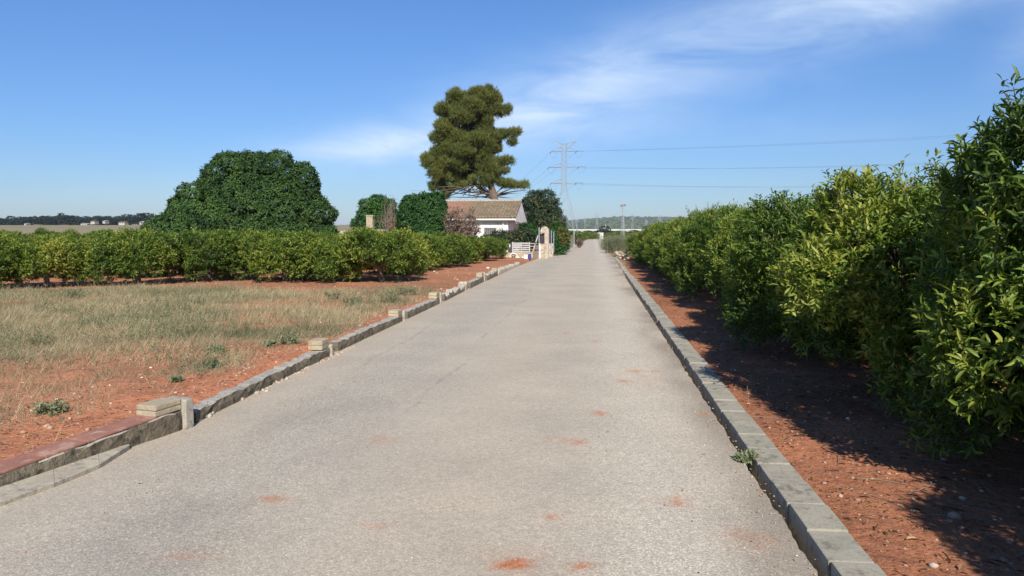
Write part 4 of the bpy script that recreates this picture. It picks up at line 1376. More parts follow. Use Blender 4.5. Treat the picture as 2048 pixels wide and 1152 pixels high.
    # boarded gable panel hanging at the roof end
    gp = MB()
    pr = [(ye + .05, ze - .25), (ye + .05, ze - .08), (ry_, rzr - .1), (ybk - .1, zbk - .1), (ybk - .1, zbk - .28)]
    x1, x2 = xe - .06, xe - .002
    n = len(pr)
    gp.add([(x1, a, b) for a, b in pr] + [(x2, a, b) for a, b in pr], [tuple(range(n)), tuple(range(n, 2 * n))[::-1]] + [(k, (k + 1) % n, (k + 1) % n + n, k + n) for k in range(n)])
    gb = gp.obj("gable_board", M["white"], t)
    for y in (55.4, 58.2, 60.8):
        b = MB(); b.box(xr - .4, y, ze - .42, xe - .01, y + .16, ze - .29); b.obj("beam_end", M["whitepaint"], gb)
    so = MB(); so.box(xr + .01, ye + .3, ze - .285, xe - .07, ybk - .2, ze - .25); so.obj("gable_soffit", M["grey_paint"], gb)
    a_ = R(-1.5)
    rot = Matrix.Rotation(a_, 3, 'Z'); pv_ = Vector((xr, Yf, 0))
    t.rotation_euler = (0, 0, a_); t.location = pv_ - rot @ pv_
    return t


house()

an = MB()
p = atY(834, 395, 58); b = atY(834, 440, 58)
g_ = thing("roof_aerial", (p[0], 58, 0), "faint television aerial sticking up above the dense dark shrub", "aerial")
an.tube([(0, 0, 0), (0, 0, p[2] + .25)], .02, 5); an.tube([(.12, 0, 0), (.12, 0, p[2] + .2)], .015, 5); an.obj("mast", M["galv"], g_)
an = MB()
q = atY(820, 381, 58) - np.array([p[0], 58, 0]); q2 = atY(848, 381, 58) - np.array([p[0], 58, 0])
an.tube([q + np.array([0, 0, .05]), (0, 0, p[2] + .2), q2 + np.array([0, 0, .05])], .015, 4)
for k in range(5):
    f = .2 + .15 * k
    an.tube([q * (1 - f) + q2 * f + np.array([0, -.25, 0]), q * (1 - f) + q2 * f + np.array([0, .25, 0])], .01, 4)
an.obj("boom", M["galv"], g_)


def boxpx(mb, x0, y0, x1, y1, Y, depth, zmin=None):
    a = atY(x0, y0, Y); b = atY(x1, y1, Y)
    z0 = b[2] if zmin is None else zmin
    mb.box(a[0], Y, z0, b[0], Y + depth, a[2])
    return a, b


# ruined stone wall and chimney stack left of the house
t = thing("ruined_wall", (0, 0, 0), "low ruined stone wall between the huge tree and the bare thicket", "wall")
m_ = MB(); boxpx(m_, 655, 462, 705, 480, 52, .5, -.2); boxpx(m_, 705.1, 459, 800, 480, 52.02, .48, -.2)
for k in range(24):
    x = random.uniform(660, 790); hy = random.uniform(457, 461) if x > 706 else random.uniform(460.5, 463)
    w_ = random.uniform(3, 7)
    boxpx(m_, x, hy, x + w_, hy + 3, 52.05 + random.uniform(0, .2), .25)
m_.obj("masonry", M["stone_pale"], t, bevel=.02)
t = thing("stone_pillar", (0, 0, 0), "square cream stone pillar standing above the ruined wall", "pillar")
m_ = MB(); boxpx(m_, 732, 433, 745.5, 480, 51.2, .5, -.2); m_.obj("shaft", M["stone"], t, bevel=.03)
m_ = MB(); boxpx(m_, 731.3, 430.5, 746.2, 433.1, 51.17, .56); m_.obj("cap", M["stone"], t, bevel=.02)

# entrance group ---------------------------------------------------
t = thing("forecourt_wall", (0, 0, 0), "cream rendered low wall in front of the slatted gate", "wall")
m_ = MB(); boxpx(m_, 1010, 505.5, 1066, 522, 40, .3, -.2)
a = atY(1066.2, 503, 40)
p2 = at(1085, 513)
m_.hexa([(a[0], 40, -.2), (p2[0] + .25, p2[1], -.2), (p2[0] + .0, p2[1] + .3, -.2), (a[0], 40.3, -.2), (a[0], 40, .46), (p2[0] + .25, p2[1], .40), (p2[0], p2[1] + .3, .40), (a[0], 40.3, .46)])
m_.obj("masonry", M["stone"], t, bevel=.02)
# round vent set in it
c = atY(1027, 513, 39.97)
rg = MB()
pts = [(c[0] + .19 * math.cos(k * math.pi / 8), 39.96, c[2] + .17 * math.sin(k * math.pi / 8)) for k in range(17)]
rg.tube(pts, .035, 6); vt = rg.obj("vent_ring", M["whitepaint"], t)
for dx in (-.05, .05):
    m_ = MB(); m_.box(c[0] + dx - .025, 39.93, c[2] - .05, c[0] + dx + .025, 39.99, c[2] + .04); m_.obj("vent_hole", M["dark_metal"], vt)
for (x, y, w_, lab) in ((1034, 520.5, 5.5, "whitewashed stone at the foot of the forecourt wall, below the round vent"), (1045, 520.5, 5, "whitewashed stone just left of the white and blue container")):
    p = at(x, y, 0.); V, F, k = rock_arrays(np.zeros((1, 3)), [w_ / 1500 * 39.5], np.random.default_rng(int(x)), .6, .15)
    o_ = tag(link("painted_stone", mesh_np("painted_stone", V, [F], [M["whitepaint"]])), lab, "stone", "whitewashed stones by the forecourt wall"); o_.location = (p[0], p[1], .06)
t = thing("litter_bin", (0, 0, 0), "small white container with a blue side by the road edge", "container")
m_ = MB(); a, b = boxpx(m_, 1047.5, 509.5, 1055.5, 522, 38.2, .28, .0); m_.obj("white_box", M["whitepaint"], t, bevel=.015)
m_ = MB(); boxpx(m_, 1056, 508, 1061, 518.5, 38.1, .45, .12); m_.obj("blue_panel", M["blue"], t, bevel=.015)
m_ = MB(); boxpx(m_, 1056.5, 519, 1060.5, 522, 38.15, .3, -.02); m_.obj("foot", M["dark_metal"], t, bevel=.01)
# gate
t = thing("slatted_gate", (0, 0, 0), "white slatted gate standing behind the forecourt wall", "gate")
Yg = 43.0
m_ = MB()
boxpx(m_, 1024, 484, 1026, 506, Yg, .05); boxpx(m_, 1042, 484.6, 1043.4, 506, Yg - .01, .05); boxpx(m_, 1058, 484, 1060, 506, Yg, .05); m_.obj("frame", M["grey_paint"], t)
for k in range(5):
    y0 = 485.2 + k * 4.2
    m_ = MB(); boxpx(m_, 1026.1, y0, 1057.9, y0 + 2.6, Yg + .012, .025); m_.obj("slat", M["grey_paint"], t)
m_ = MB(); boxpx(m_, 1026.3, 485.3, 1041.8, 495.5, Yg + .045, .02); m_.obj("backing_panel", M["grey_paint"], t)
t = thing("metal_cabinet", (0, 0, 0), "dark metal cabinet left of the slatted gate", "cabinet")
m_ = MB(); boxpx(m_, 1016.5, 486.5, 1023, 506, Yg + .1, .4); m_.obj("body", M["dark_metal"], t, bevel=.02)
m_ = MB(); boxpx(m_, 1018.2, 489, 1020.6, 494.5, Yg + .085, .01); m_.obj("door_label", M["whitepaint"], t)
t = thing("gate_post", (0, 0, 0), "white gate post at the end of the left orchard", "post")
m_ = MB(); boxpx(m_, 1012.5, 489, 1016, 508, Yg - .2, .12, -.1); m_.obj("shaft", M["whitepaint"], t, bevel=.01)
m_ = MB(); boxpx(m_, 1012, 487.5, 1016.5, 489, Yg - .22, .16); m_.obj("cap", M["whitepaint"], t, bevel=.01)
t = thing("rail_fence", (0, 0, 0), "grey rails and leaning pole between gate and arched pillar", "fence")
for k, y0 in enumerate((486.5, 492, 499)):
    m_ = MB(); boxpx(m_, 1060.2, y0, 1074, y0 + 1.3, Yg + .1 + .02 * k, .04); m_.obj("rail", M["rust"] if k == 2 else M["grey_paint"], t)
m_ = MB(); m_.tube([atY(1065, 506, Yg), atY(1076, 471, Yg + .2)], .035, 6); m_.obj("leaning_pole", M["grey_paint"], t)
m_ = MB(); m_.tube([atY(1067, 506, Yg - .2), atY(1072, 490, Yg - .2), atY(1074, 489, Yg - .2)], .03, 6); m_.obj("brace", M["rust"], t)
# arched pillar with meter recess
t = thing("arched_pillar", (0, 0, 0), "whitish arched masonry pillar with a dark panel beside the road", "pillar")
Yp = 42.0
m_ = MB()
xa = atY(1089, 470, Yp)[0]; xb = atY(1097, 470, Yp)[0]
zt = atY(1093, 462, Yp)[2]
m_.box(xa, Yp, -.2, xb, Yp + .35, zt)
# rounded head reaching left over the panel
xl_ = atY(1081, 470, Yp)[0]
cxm = (xl_ + xb) / 2; hw = (xb - xl_) / 2
prof = [(xl_, zt - .2), (xl_, zt)] + [(cxm - hw * math.cos(k * math.pi / 8), zt + .24 * math.sin(k * math.pi / 8)) for k in range(9)] + [(xa - .01, zt), (xa - .01, zt - .12)]
prof = [(xl_, zt - .18)] + [(cxm - hw * math.cos(k * math.pi / 10), zt + .002 + .26 * math.sin(k * math.pi / 10)) for k in range(11)] + [(xa, zt + .002), (xa - .003, zt - .1)]
n = len(prof)
m_.add([(x, Yp + .02, z) for x, z in prof] + [(x, Yp + .33, z) for x, z in prof], [tuple(range(n)), tuple(range(n, 2 * n))[::-1]] + [(k, k + n, (k + 1) % n + n, (k + 1) % n) for k in range(n)])
m_.obj("masonry", M["stone_pale"], t, bevel=.0)
m_ = MB(); boxpx(m_, 1078.5, 487.5, 1088.7, 512, Yp + .05, .3, -.2); m_.obj("plinth", M["stone_pale"], t, bevel=.02)
m_ = MB(); boxpx(m_, 1077.3, 487, 1080.8, 510, Yp + .02, .02, -.1); m_.obj("white_strip", M["whitepaint"], t)
m_ = MB(); boxpx(m_, 1079.5, 464, 1088.5, 487, Yp + .15, .05); m_.obj("dark_panel", M["screen"], t)
m_ = MB(); boxpx(m_, 1077.5, 455, 1078.8, 512, Yp - .05, .05, -.1); m_.obj("post", M["galv"], t)
t = thing("netting_panel", (0, 0, 0), "dark netting panel on a low pale plinth behind the arched pillar", "panel")
Yn = 44.5
m_ = MB(); boxpx(m_, 1097.5, 487, 1106.5, 505, Yn, .25, -.2); m_.obj("plinth", M["stone_pale"], t, bevel=.02)
m_ = MB(); boxpx(m_, 1098, 464, 1104.5, 487, Yn + .1, .04); m_.obj("netting", M["screen"], t)
for x in (1097.6, 1102.6, 1107.5):
    m_ = MB(); m_.tube([atY(x, 505, Yn - .06), atY(x, 458 + (x - 1097) * .5, Yn - .06)], .02, 6); m_.obj("post", M["galv"], t)
# fence sheet
t = thing("fence_sheet", (0, 0, 0), "grey sheet of fencing leaning by its post beyond the blossom", "fence")
m_ = MB()
a, b, c, d = atY(1136, 497, 58), atY(1147, 493, 62), atY(1144.5, 470, 62), atY(1137.5, 476, 58)
m_.add([a, b, c, d] + [p + np.array([-.03, .03, 0]) for p in (a, b, c, d)], [(0, 1, 2, 3), (7, 6, 5, 4), (0, 4, 5, 1), (1, 5, 6, 2), (2, 6, 7, 3), (3, 7, 4, 0)])
m_.obj("sheet", M["mesh_sheet"], t)
m_ = MB(); m_.tube([atY(1148, 494, 62.2), atY(1148, 461, 62.2)], .035, 6); m_.obj("post", M["grey_paint"], t)
# stone heaps by the far road edge
r3 = np.random.default_rng(140)
P = []
for k in range(170):
    Y = r3.uniform(64, 110); lx_ = float(wall_x(np.array([Y]))[0])
    P.append((lx_ - abs(r3.normal(0, .5)) - .15, Y, float(road_z(Y)) + abs(r3.normal(0, .22))))
P = np.array(P)
scatter_rocks("stone_heap", P, r3.uniform(.08, .26, len(P)), M["stone"], "tumbled cream stones along the far left road edge", "stones", 141)
P = []
for k in range(60):
    Y = r3.uniform(40, 52)
    P.append((right_x(np.array([Y]))[0] + abs(r3.normal(0, .5)) + .15, Y, abs(r3.normal(0, .07))))
P = np.array(P, float)
scatter_rocks("kerb_rubble", P, r3.uniform(.04, .13, len(P)), M["stone_pale"], "broken kerb stones beside the broom bushes", "rubble", 142)
twig_shrub("dry_bush", 84, 1152, 1166, 474, 492, 26, "brownish bush among the tumbled stones on the far left road edge", "bush", 67, M["drybush"], 260, lean=.3, ragged=.5, leaflen=.14)
tree_px("roadside_bush", 92, [(470, 1140, 1149), (476, 1139, 1151), (482, 1139, 1151)], .8, 4, 420, 6, .16, .07, M["green"], "green bush behind the leaning fence sheet", "bush", 57, trunk_r=.05, shoot=.15)

# pump house at the road end
t = thing("pump_house", (0, 0, 0), "tiny white hut with a grey door where the road ends", "hut")
Yh = 232
a = atY(1194.5, 466, Yh); b = atY(1206.5, 478, Yh); zg = float(road_z(Yh)) - .3
m_ = MB(); m_.box(a[0], Yh, zg, b[0], Yh + 2, a[2]); m_.obj("wall", M["white"], t, bevel=.03)
m_ = MB(); m_.box(a[0] - .12, Yh - .12, a[2] + .003, b[0] + .12, Yh + 2.1, a[2] + .12); m_.obj("roof", M["white"], t, bevel=.03)
m_ = MB(); cx_ = (a[0] + b[0]) / 2 + .1; m_.box(cx_ - .45, Yh - .04, zg, cx_ + .45, Yh - .003, a[2] - .35); dr_ = m_.obj("door", M["grey_paint"], t)
m_ = MB(); m_.box(cx_ + .3, Yh - .08, zg + 1.1, cx_ + .36, Yh - .043, zg + 1.2); m_.obj("handle", M["dark_metal"], dr_)


# ------------------------------------------------------------------ pylons and lines
def pylon_mesh_parts(H, bw, ww, waist, arms, rm=1.0):
    """lattice tower: legs, bracing, arms"""
    legs, br = MB(), MB()
    zs = [0, .12, .24, .36, .46, waist]
    top = H
    def hwid(z):
        f = z / H
        return bw + (ww - bw) * min(1, f / waist) if f < waist else ww
    for sx in (-1, 1):
        for sy in (-1, 1):
            legs.tube([(sx * hwid(0), sy * hwid(0), 0), (sx * hwid(waist * H), sy * hwid(waist * H), waist * H), (sx * ww, sy * ww, top)], [.11 * rm, .10 * rm, .08 * rm], 4)
    z = 0; lv = []
    while z < H:
        lv.append(z); z += max(2.4, hwid(z) * 2.0)
    lv.append(H)
    for a, b in zip(lv[:-1], lv[1:]):
        wa, wb = hwid(a), hwid(b)
        for (p, q) in (((-1, -1), (1, -1)), ((1, -1), (1, 1)), ((1, 1), (-1, 1)), ((-1, 1), (-1, -1))):
            br.tube([(p[0] * wa, p[1] * wa, a), (q[0] * wb, q[1] * wb, b)], .05 * rm, 3)
            br.tube([(q[0] * wa, q[1] * wa, a), (p[0] * wb, p[1] * wb, b)], .05 * rm, 3)
            if b > waist * H or True:
                br.tube([(p[0] * wb, p[1] * wb, b), (q[0] * wb, q[1] * wb, b)], .04 * rm, 3)
    am = []
    for (z, hl) in arms:
        for s in (-1, 1):
            m = MB()
            tip = (s * hl, 0, z)
            for sy in (-1, 1):
                m.tube([(s * ww, sy * ww, z), tip], .10 * rm, 4)
                m.tube([(s * ww, sy * ww, z + 2.0), tip], .07 * rm, 4)
                for f in (.3, .6):
                    q0 = np.array((s * ww, sy * ww, z)) * (1 - f) + np.array(tip) * f
                    q1 = np.array((s * ww, sy * ww, z + 2.0)) * (1 - f) + np.array(tip) * f
                    m.tube([q0, q1], .05 * rm, 3)
            am.append(m)
    return legs, br, am


PY = 350.0
pb = atY(1127.5, 440, PY)
PZ = -1.75
pyl = thing("lattice_pylon", (pb[0], PY, PZ), "tall lattice power pylon right of the pine", "pylon", None, R(-8))
zof = lambda py: atY(1127, py, PY)[2] - PZ
arms = [(zof(302.5), 6.0), (zof(334), 7.0), (zof(366), 5.9)]
H = zof(288)
legs, br, am = pylon_mesh_parts(H, 6.2, 1.05, .53, arms)
legs.obj("leg_frame", M["galv"], pyl); br.obj("bracing", M["galv"], pyl)
for m in am: m.obj("cross_arm", M["galv"], pyl)
for s, ty in ((-1, zof(279)), (1, zof(283))):
    m = MB()
    tip = (s * 5.9, 0, ty)
    for sy in (-1, 1):
        m.tube([(s * .9, sy * .9, H - 2.6), tip], .09, 4); m.tube([(s * .9, sy * .9, H), tip], .08, 4)
        for f in (.25, .5, .75):
            m.tube([np.array((s * .9, sy * .9, H - 2.6)) * (1 - f) + np.array(tip) * f, np.array((s * .9, sy * .9, H)) * (1 - f) + np.array(tip) * f], .05, 3)
    m.obj("earth_wire_arm", M["galv"], pyl)


def sag_line(a, b, sag, n=24):
    a, b = np.array(a, float), np.array(b, float)
    return [a + (b - a) * t + np.array([0, 0, -4 * sag * t * (1 - t)]) for t in np.linspace(0, 1, n)]


ca, sa = math.cos(R(-8)), math.sin(R(-8))
PYR = np.array([262.0, 232.0]); PYL = np.array([-210.0, 1000.0])
for k, (z, hl) in enumerate(arms):
    nm = ("top", "middle", "lowest")[k]
    for s in (-1, 1):
        tip = np.array([pb[0] + s * hl * ca, PY + s * hl * sa, z + PZ])
        end = np.array([PYR[0] + s * hl * .6, PYR[1] + s * hl * .6, z + PZ])
        sg = (2.4, 4.6, 5.0)[k]
        dR_ = (end - tip) / np.linalg.norm(end - tip)
        i0 = tip + dR_ * 3.2 + np.array([0, 0, -.25])
        endL = np.array([PYL[0] + s * hl * .9, PYL[1] + s * 1.5, z + PZ + 2])
        dL_ = (endL - tip) / np.linalg.norm(endL - tip)
        i1 = tip + dL_ * 3.0 + np.array([0, 0, -.5])
        ins = MB()
        ins.tube([tip, i0], .15, 5); ins.tube([tip, i1], .15, 5)
        o_ = ins.obj("insulator", M["wire"], None)
        o_.parent = pyl
        o_.matrix_parent_inverse = (Matrix.Translation((pb[0], PY, PZ)) @ Matrix.Rotation(R(-8), 4, 'Z')).inverted()
        jp = MB(); jp.tube(sag_line(i1, i0, 2.6, 12), .045, 4)
        o_ = jp.obj("jumper_loop", M["wire"], None); o_.parent = pyl
        o_.matrix_parent_inverse = (Matrix.Translation((pb[0], PY, PZ)) @ Matrix.Rotation(R(-8), 4, 'Z')).inverted()
        w = MB(); w.tube(sag_line(i0, end, sg, 40), .034, 4, cap=False)
        tag(w.obj("power_line", M["wire"]), "%s power line running right from the pylon's %s arm" % (nm, "left" if s < 0 else "right"), "power line", "power lines")
        w = MB(); w.tube(sag_line(i1, endL, 22, 40), .034, 4, cap=False)
        tag(w.obj("power_line", M["wire"]), "%s power line dropping left behind the pine from the pylon's %s arm" % (nm, "left" if s < 0 else "right"), "power line", "power lines")

# far pylons over the hills
for i, (px, ytop, Y, lab, hw) in enumerate(((1194, 425, 700, "thin far pylon rising above the hills over the hut", 3.2), (1154, 437, 900, "tiny far pylon just right of the tall one, on the hills", 3.5), (1170, 434, 1000, "faint far pylon second right of the tall one", 4),
                                  (1265, 428, 900, "faint far pylon right of the floodlight mast", 4), (1320, 430, 1000, "faint far pylon farthest right above the hills", 4), (1293, 440, 800, "low far pylon over the viaduct, right of the mast", 3.5))):
    p = atY(px, ytop, Y); b = atY(px, 462, Y)
    t = thing("far_pylon", (p[0], Y, b[2] - 3), lab, "pylon", "distant pylons over the hills")
    Hh = p[2] - b[2] + 3
    legs, br, am = pylon_mesh_parts(Hh, Hh * .09, Hh * .025, .55, [(Hh * .78, Hh * .13), (Hh * .9, Hh * .12)], 1.0)
    legs.obj("leg_frame", M["galv"], t); br.obj("bracing", M["galv"], t)
    for m in am: m.obj("cross_arm", M["galv"], t)

# floodlight mast
Ym = 190.0
p = atY(1246, 415, Ym); zb = float(road_z(Ym)) - .3
t = thing("floodlight_mast", (p[0], Ym, zb), "slim lattice mast with two lamp heads right of the road end", "mast")
Hm = p[2] - zb
m_ = MB()
c3 = [(.38 * math.cos(k * 2.094 + .5), .38 * math.sin(k * 2.094 + .5)) for k in range(3)]
for k in range(3):
    m_.tube([(c3[k][0] * 1.5, c3[k][1] * 1.5, 0), (c3[k][0] * .5, c3[k][1] * .5, Hm)], .05, 4)
m_.obj("mast_tubes", M["galv"], t)
m_ = MB(); z = 0
while z < Hm - .6:
    for k in range(3):
        f0 = 1.5 - z / Hm; f1 = 1.5 - (z + .7) / Hm
        a, b = c3[k], c3[(k + 1) % 3]
        m_.tube([(a[0] * f0, a[1] * f0, z), (b[0] * f1, b[1] * f1, z + .7)], .03, 3)
    z += .7
m_.obj("lattice", M["galv"], t)
for s in (-1, 1):
    h = MB()
    zc = Hm - (.1 if s < 0 else -.05)
    h.tube([(s * .1, -.1, zc + .9), (s * .42, -.15, zc + .75), (s * .5, -.2, zc + .45)], .06, 5)
    h.tube([(s * .38, -.4, zc + .5), (s * .38, -.05, zc + .75)], [.38, .2], 10)
    h.obj("lamp_head", M["grey_paint"], t)
m_ = MB(); m_.tube([(0, 0, Hm - .1), (0, 0, Hm + 1.2)], .05, 5); m_.obj("top_tube", M["galv"], t)

# ------------------------------------------------------------------ viaduct, hills, far woods and houses
Yv = 520.0
t = thing("viaduct", (0, 0, 0), "long white viaduct crossing below the hills", "viaduct")
zt = atY(1190, 459.3, Yv)[2]
m_ = MB(); m_.box(-24, Yv, zt - 1.5, 320, Yv + 9, zt - .4); m_.obj("deck", M["concrete"], t)
m_ = MB(); m_.box(-24, Yv - .25, zt - .7, 320, Yv - .004, zt + .35); m_.obj("parapet", M["concrete"], t)
for k in range(18):
    x = -18 + k * 19
    m_ = MB(); m_.box(x, Yv + 2, -9, x + 1.8, Yv + 7, zt - 1.503); m_.obj("pier", M["concrete"], t)
# sight screen trees against the viaduct
def far_tree_variant(seed, n=340, conifer=False):
    r = np.random.default_rng(seed)
    C, Q = [], []
    for k in range(7):
        a = k * 2.4; q = .5 * math.sqrt((k + .5) / 7)
        C.append((q * math.cos(a) * 1.0, q * math.sin(a), .62 + r.uniform(-.12, .2))); s = r.uniform(.24, .36); Q.append((s, s, s * .75))
    for k in range(5):
        a = k * 1.257; C.append((.3 * math.cos(a), .3 * math.sin(a), .25)); Q.append((.25, .25, .26))
    P, Nn = blob_points(C, Q, n, .12, .85, .1, r)
    cr = join_leafs("crown", [shoots(P, Nn, 4, .06, .13, .08, T_LEAF2, r=r)], M["farwood"])
    w = MB(); w.tube([(0, 0, -.1), (0, 0, .35), (.02, 0, .6)], [.05, .04, .03], 6)
    for k in range(4): w.tube([(0, 0, .35), C[k]], [.03, .01], 4)
    return cr, w.mesh("trunk", M["bark"])


FT = [far_tree_variant(700 + i) for i in range(4)]
rr = random.Random(31)
k = 0
Yt = 455.0
wood_prof = [(0, 436), (60, 434), (100, 432), (125, 431), (160, 434), (180, 434), (200, 433), (240, 433), (290, 430), (330, 434), (345, 436)]
x = -60
while x < 372:
    for dy in (0, 16):
        ytop = np.interp(x, [p[0] for p in wood_prof], [p[1] for p in wood_prof]) + rr.uniform(-1.5, 3.5) + (1.5 if dy == 0 else 0)
        Y = Yt + dy + rr.uniform(-5, 5)
        p = atY(x + rr.uniform(-4, 4), ytop, Y)
        zg = atY(x, 450.5, Y)[2]
        h = max(3.2, p[2] - zg)
        t = plant(FT[k % 4], "woodland_tree", p[0], Y, h * rr.uniform(.95, 1.25), k * 1.3, "dark rounded tree in the wooded line on the left skyline", "tree", "trees of the left skyline wood", h * 1.0, z=zg)
        k += 1
    x += rr.uniform(8.5, 13)
for (px_, ytop, Y, lab, wsc) in ((122, 429, 452, "thin spiky tree standing above the left skyline wood", .5), (290, 429, 450, "tallest domed tree of the left skyline wood near the big tree", 1.4), (1198 + 11, 454, 400, "single dark tree in front of the viaduct above the hut", 1.0), (1440, 447, 330, "round dark far tree at the viaduct seen over the right orchard", 1.3), (1310, 452, 420, "dark far clump in front of the viaduct right of the mast", 1.6)):
    p = atY(px_, ytop, Y); zg = atY(px_, 451.5 if px_ < 500 else 472, Y)[2]; h = p[2] - zg
    plant(FT[1], "woodland_tree", p[0], Y, h * wsc, 1., lab, "tree", None, h, z=zg)
# hedge-height trees along the foot of the viaduct
for k in range(46):
    px_ = 1128 + k * 5.6 + rr.uniform(-1.5, 1.5); Y = 430 + rr.uniform(-25, 25)
    p = atY(px_, 462.5 + rr.uniform(-1.5, 2.0), Y); zg = -2.4
    h = max(1.8, p[2] - zg)
    plant(FT[k % 4], "woodland_tree", p[0], Y, h * 1.5, k * .9, "low dark tree in the belt of greenery along the viaduct", "tree", "trees along the viaduct", h, z=zg)

# white houses in the left skyline wood
houses = [(48, 446.3, 52, 449.2), (66, 448.8, 76, 451), (120, 449.8, 131, 452), (161, 446.5, 174, 450), (181, 447, 189, 451.5), (181, 441.5, 189, 445), (205, 441, 210, 444), (237, 443.5, 249, 448), (264, 448, 274, 451), (279, 443, 291, 448), (292, 442, 306, 447)]
for i, (a, b, c, d) in enumerate(houses):
    Y = 446.0 - i * .8
    A = atY(a, b, Y); B = atY(c, d, Y)
    lab = ["white house half hidden in the left skyline wood, leftmost of them", "low pale wall-like house at the field edge, second from left", "long low pale house at the field edge below the spiky tree", "pale bungalow between two gaps of the left skyline wood",
           "small white hut on the field edge midway along the wood", "white upper house between two round crowns", "white gable peeping right of two round crowns", "bright white house left of the tallest domed tree", "low whitish house on the field edge below the domed tree", "white house under the tallest domed tree", "two-toned white villa beside the huge dark tree"][i]
    t = thing("far_house", (A[0], Y, B[2] - 1), lab, "house", "white houses in the left skyline wood")
    w_ = B[0] - A[0]; h = A[2] - B[2]
    m_ = MB(); m_.box(0, 0, 0, w_, 4, h * .75 + 1); m_.obj("wall", M["far_white"], t)
    m_ = MB(); z0 = h * .75 + 1.003
    m_.add([(-.2, -.3, z0), (w_ + .2, -.3, z0), (w_ + .2, 4.3, z0), (-.2, 4.3, z0), (.3, 2, z0 + h * .35), (w_ - .3, 2, z0 + h * .35)], [(0, 1, 5, 4), (1, 2, 5), (2, 3, 4, 5), (3, 0, 4), (3, 2, 1, 0)])
    m_.obj("roof", M["far_roof"] if i % 3 else M["far_white"], t)
    for q in range(2):
        m_ = MB(); m_.box(w_ * (.2 + .4 * q), -.05, 1 + h * .3, w_ * (.2 + .4 * q) + w_ * .16, -.004, 1 + h * .55); m_.obj("window", M["glass"], t)

# hills
def hill_z(X, Y):
    ridge = np.interp(X / Y * 1500 + 1188, [400, 1000, 1130, 1190, 1245, 1330, 1420, 1520, 1700, 2100, 2800], [452, 449, 446.5, 441.5, 438, 440, 440, 433, 437, 444, 452])
    zr = EYE + (458 - ridge) / 1500 * 2600
    prof = sstep(1500, 2600, Y) * (1 - .5 * sstep(2700, 3600, Y))
    return -3 + (zr + 3) * prof + (fbm(X * .006, Y * .006, 4, 91) - .5) * 9 * prof * (1 - .7 * sstep(2450, 2650, Y) * sstep(2900, 2650, Y))


hx = np.linspace(-1500, 3000, 420); hy = np.concatenate([np.linspace(1400, 2800, 90), np.linspace(2830, 3600, 12)])
HX, HY = np.meshgrid(hx, hy, indexing="xy")
HZ = hill_z(HX, HY) + (fbm(HX * .05, HY * .05, 2, 95) - .5) * 5 * sstep(1450, 1700, HY)
hid = np.arange(HX.size).reshape(HX.shape)
hq = np.stack([hid[:-1, :-1], hid[:-1, 1:], hid[1:, 1:], hid[1:, :-1]], -1).reshape(-1, 4)
f_ = fbm(HX * .012, HY * .004, 4, 97)[..., None]; f2 = fbm(HX * .04, HY * .02, 3, 98)[..., None]
hc = np.array((.09, .11, .045)) * (.6 + .8 * f2)
pale = sstep(.54, .62, f_) * .7
hc = hc * (1 - pale) + pale * np.array((.34, .31, .19))
me_ = mesh_np("hills", np.stack([HX, HY, HZ], -1).reshape(-1, 3), [hq], [M["ground"]], colors={"soil": hc.reshape(-1, 3)}, smooth=True)
tag(link("hills", me_), kind="structure")
# scrub on the hills
r4 = np.random.default_rng(150)
n = 5200
Y_ = r4.uniform(1500, 2650, n); X_ = r4.uniform(-.06, .33, n) * Y_
P = np.stack([X_, Y_, hill_z(X_, Y_)], -1)
V, F, k = rock_arrays(P, r4.uniform(3, 7.5, n), r4, .75, .2)
tag(link("hill_scrub", mesh_np("hill_scrub", V, [F], [M["scrub"]], attrs={"tint": np.repeat(r4.random(n), k)})), "dark scrub and trees dotted over the distant hills", "scrub", kind="stuff")
# hillside houses
for (a, b, c, d, Y, lab, tower) in ((1204, 455, 1212.5, 459, 1450, "white house with a small tower below the hill crest", True), (1255, 440.5, 1259, 442, 2300, "bright white house on the hill crest right of the mast", False), (1226, 449, 1229, 450.6, 2000, "small white house on the slope behind the floodlight mast", False), (1521, 436, 1531, 439, 1900, "long white house on the hill seen over the right orchard", False)):
    A = atY(a, b, Y); B = atY(c, d, Y)
    t = thing("hill_house", (A[0], Y, B[2] - 6), lab, "house", "white houses on the far hills")
    w_ = B[0] - A[0]; h = A[2] - B[2] + 6
    m_ = MB(); m_.box(0, 0, -4, w_, 8, h); m_.obj("wall", M["far_white"], t)
    m_ = MB(); z0 = h + .01
    m_.add([(-.4, -.4, z0), (w_ + .4, -.4, z0), (w_ + .4, 8.4, z0), (-.4, 8.4, z0), (1, 4, z0 + 1.2), (w_ - 1, 4, z0 + 1.2)], [(0, 1, 5, 4), (1, 2, 5), (2, 3, 4, 5), (3, 0, 4), (3, 2, 1, 0)])
    m_.obj("roof", M["far_roof"] if not tower else M["far_white"], t)
    if tower:
        m_ = MB(); m_.box(w_ * .72, -.5, -4, w_ * .95, 3, h + 5.5); m_.obj("tower", M["far_white"], t)

# ------------------------------------------------------------------ haze
HAZE = True
if HAZE:
    hm = bpy.data.materials.new("haze"); hm.use_nodes = True
    nt = hm.node_tree; nt.nodes.clear()
    out = nt.nodes.new("ShaderNodeOutputMaterial"); pv = nt.nodes.new("ShaderNodeVolumePrincipled")
    pv.inputs["Color"].default_value = (.62, .78, 1.0, 1)
    pv.inputs["Density"].default_value = .0001
    pv.inputs["Anisotropy"].default_value = .0
    nt.links.new(pv.outputs[0], out.inputs["Volume"])
    hb = MB(); hb.box(-4700, -500, -12, 4700, 5300, 62)
    tag(hb.obj("haze", hm), "thin blue air softening the far hills and wood", "haze", kind="stuff")

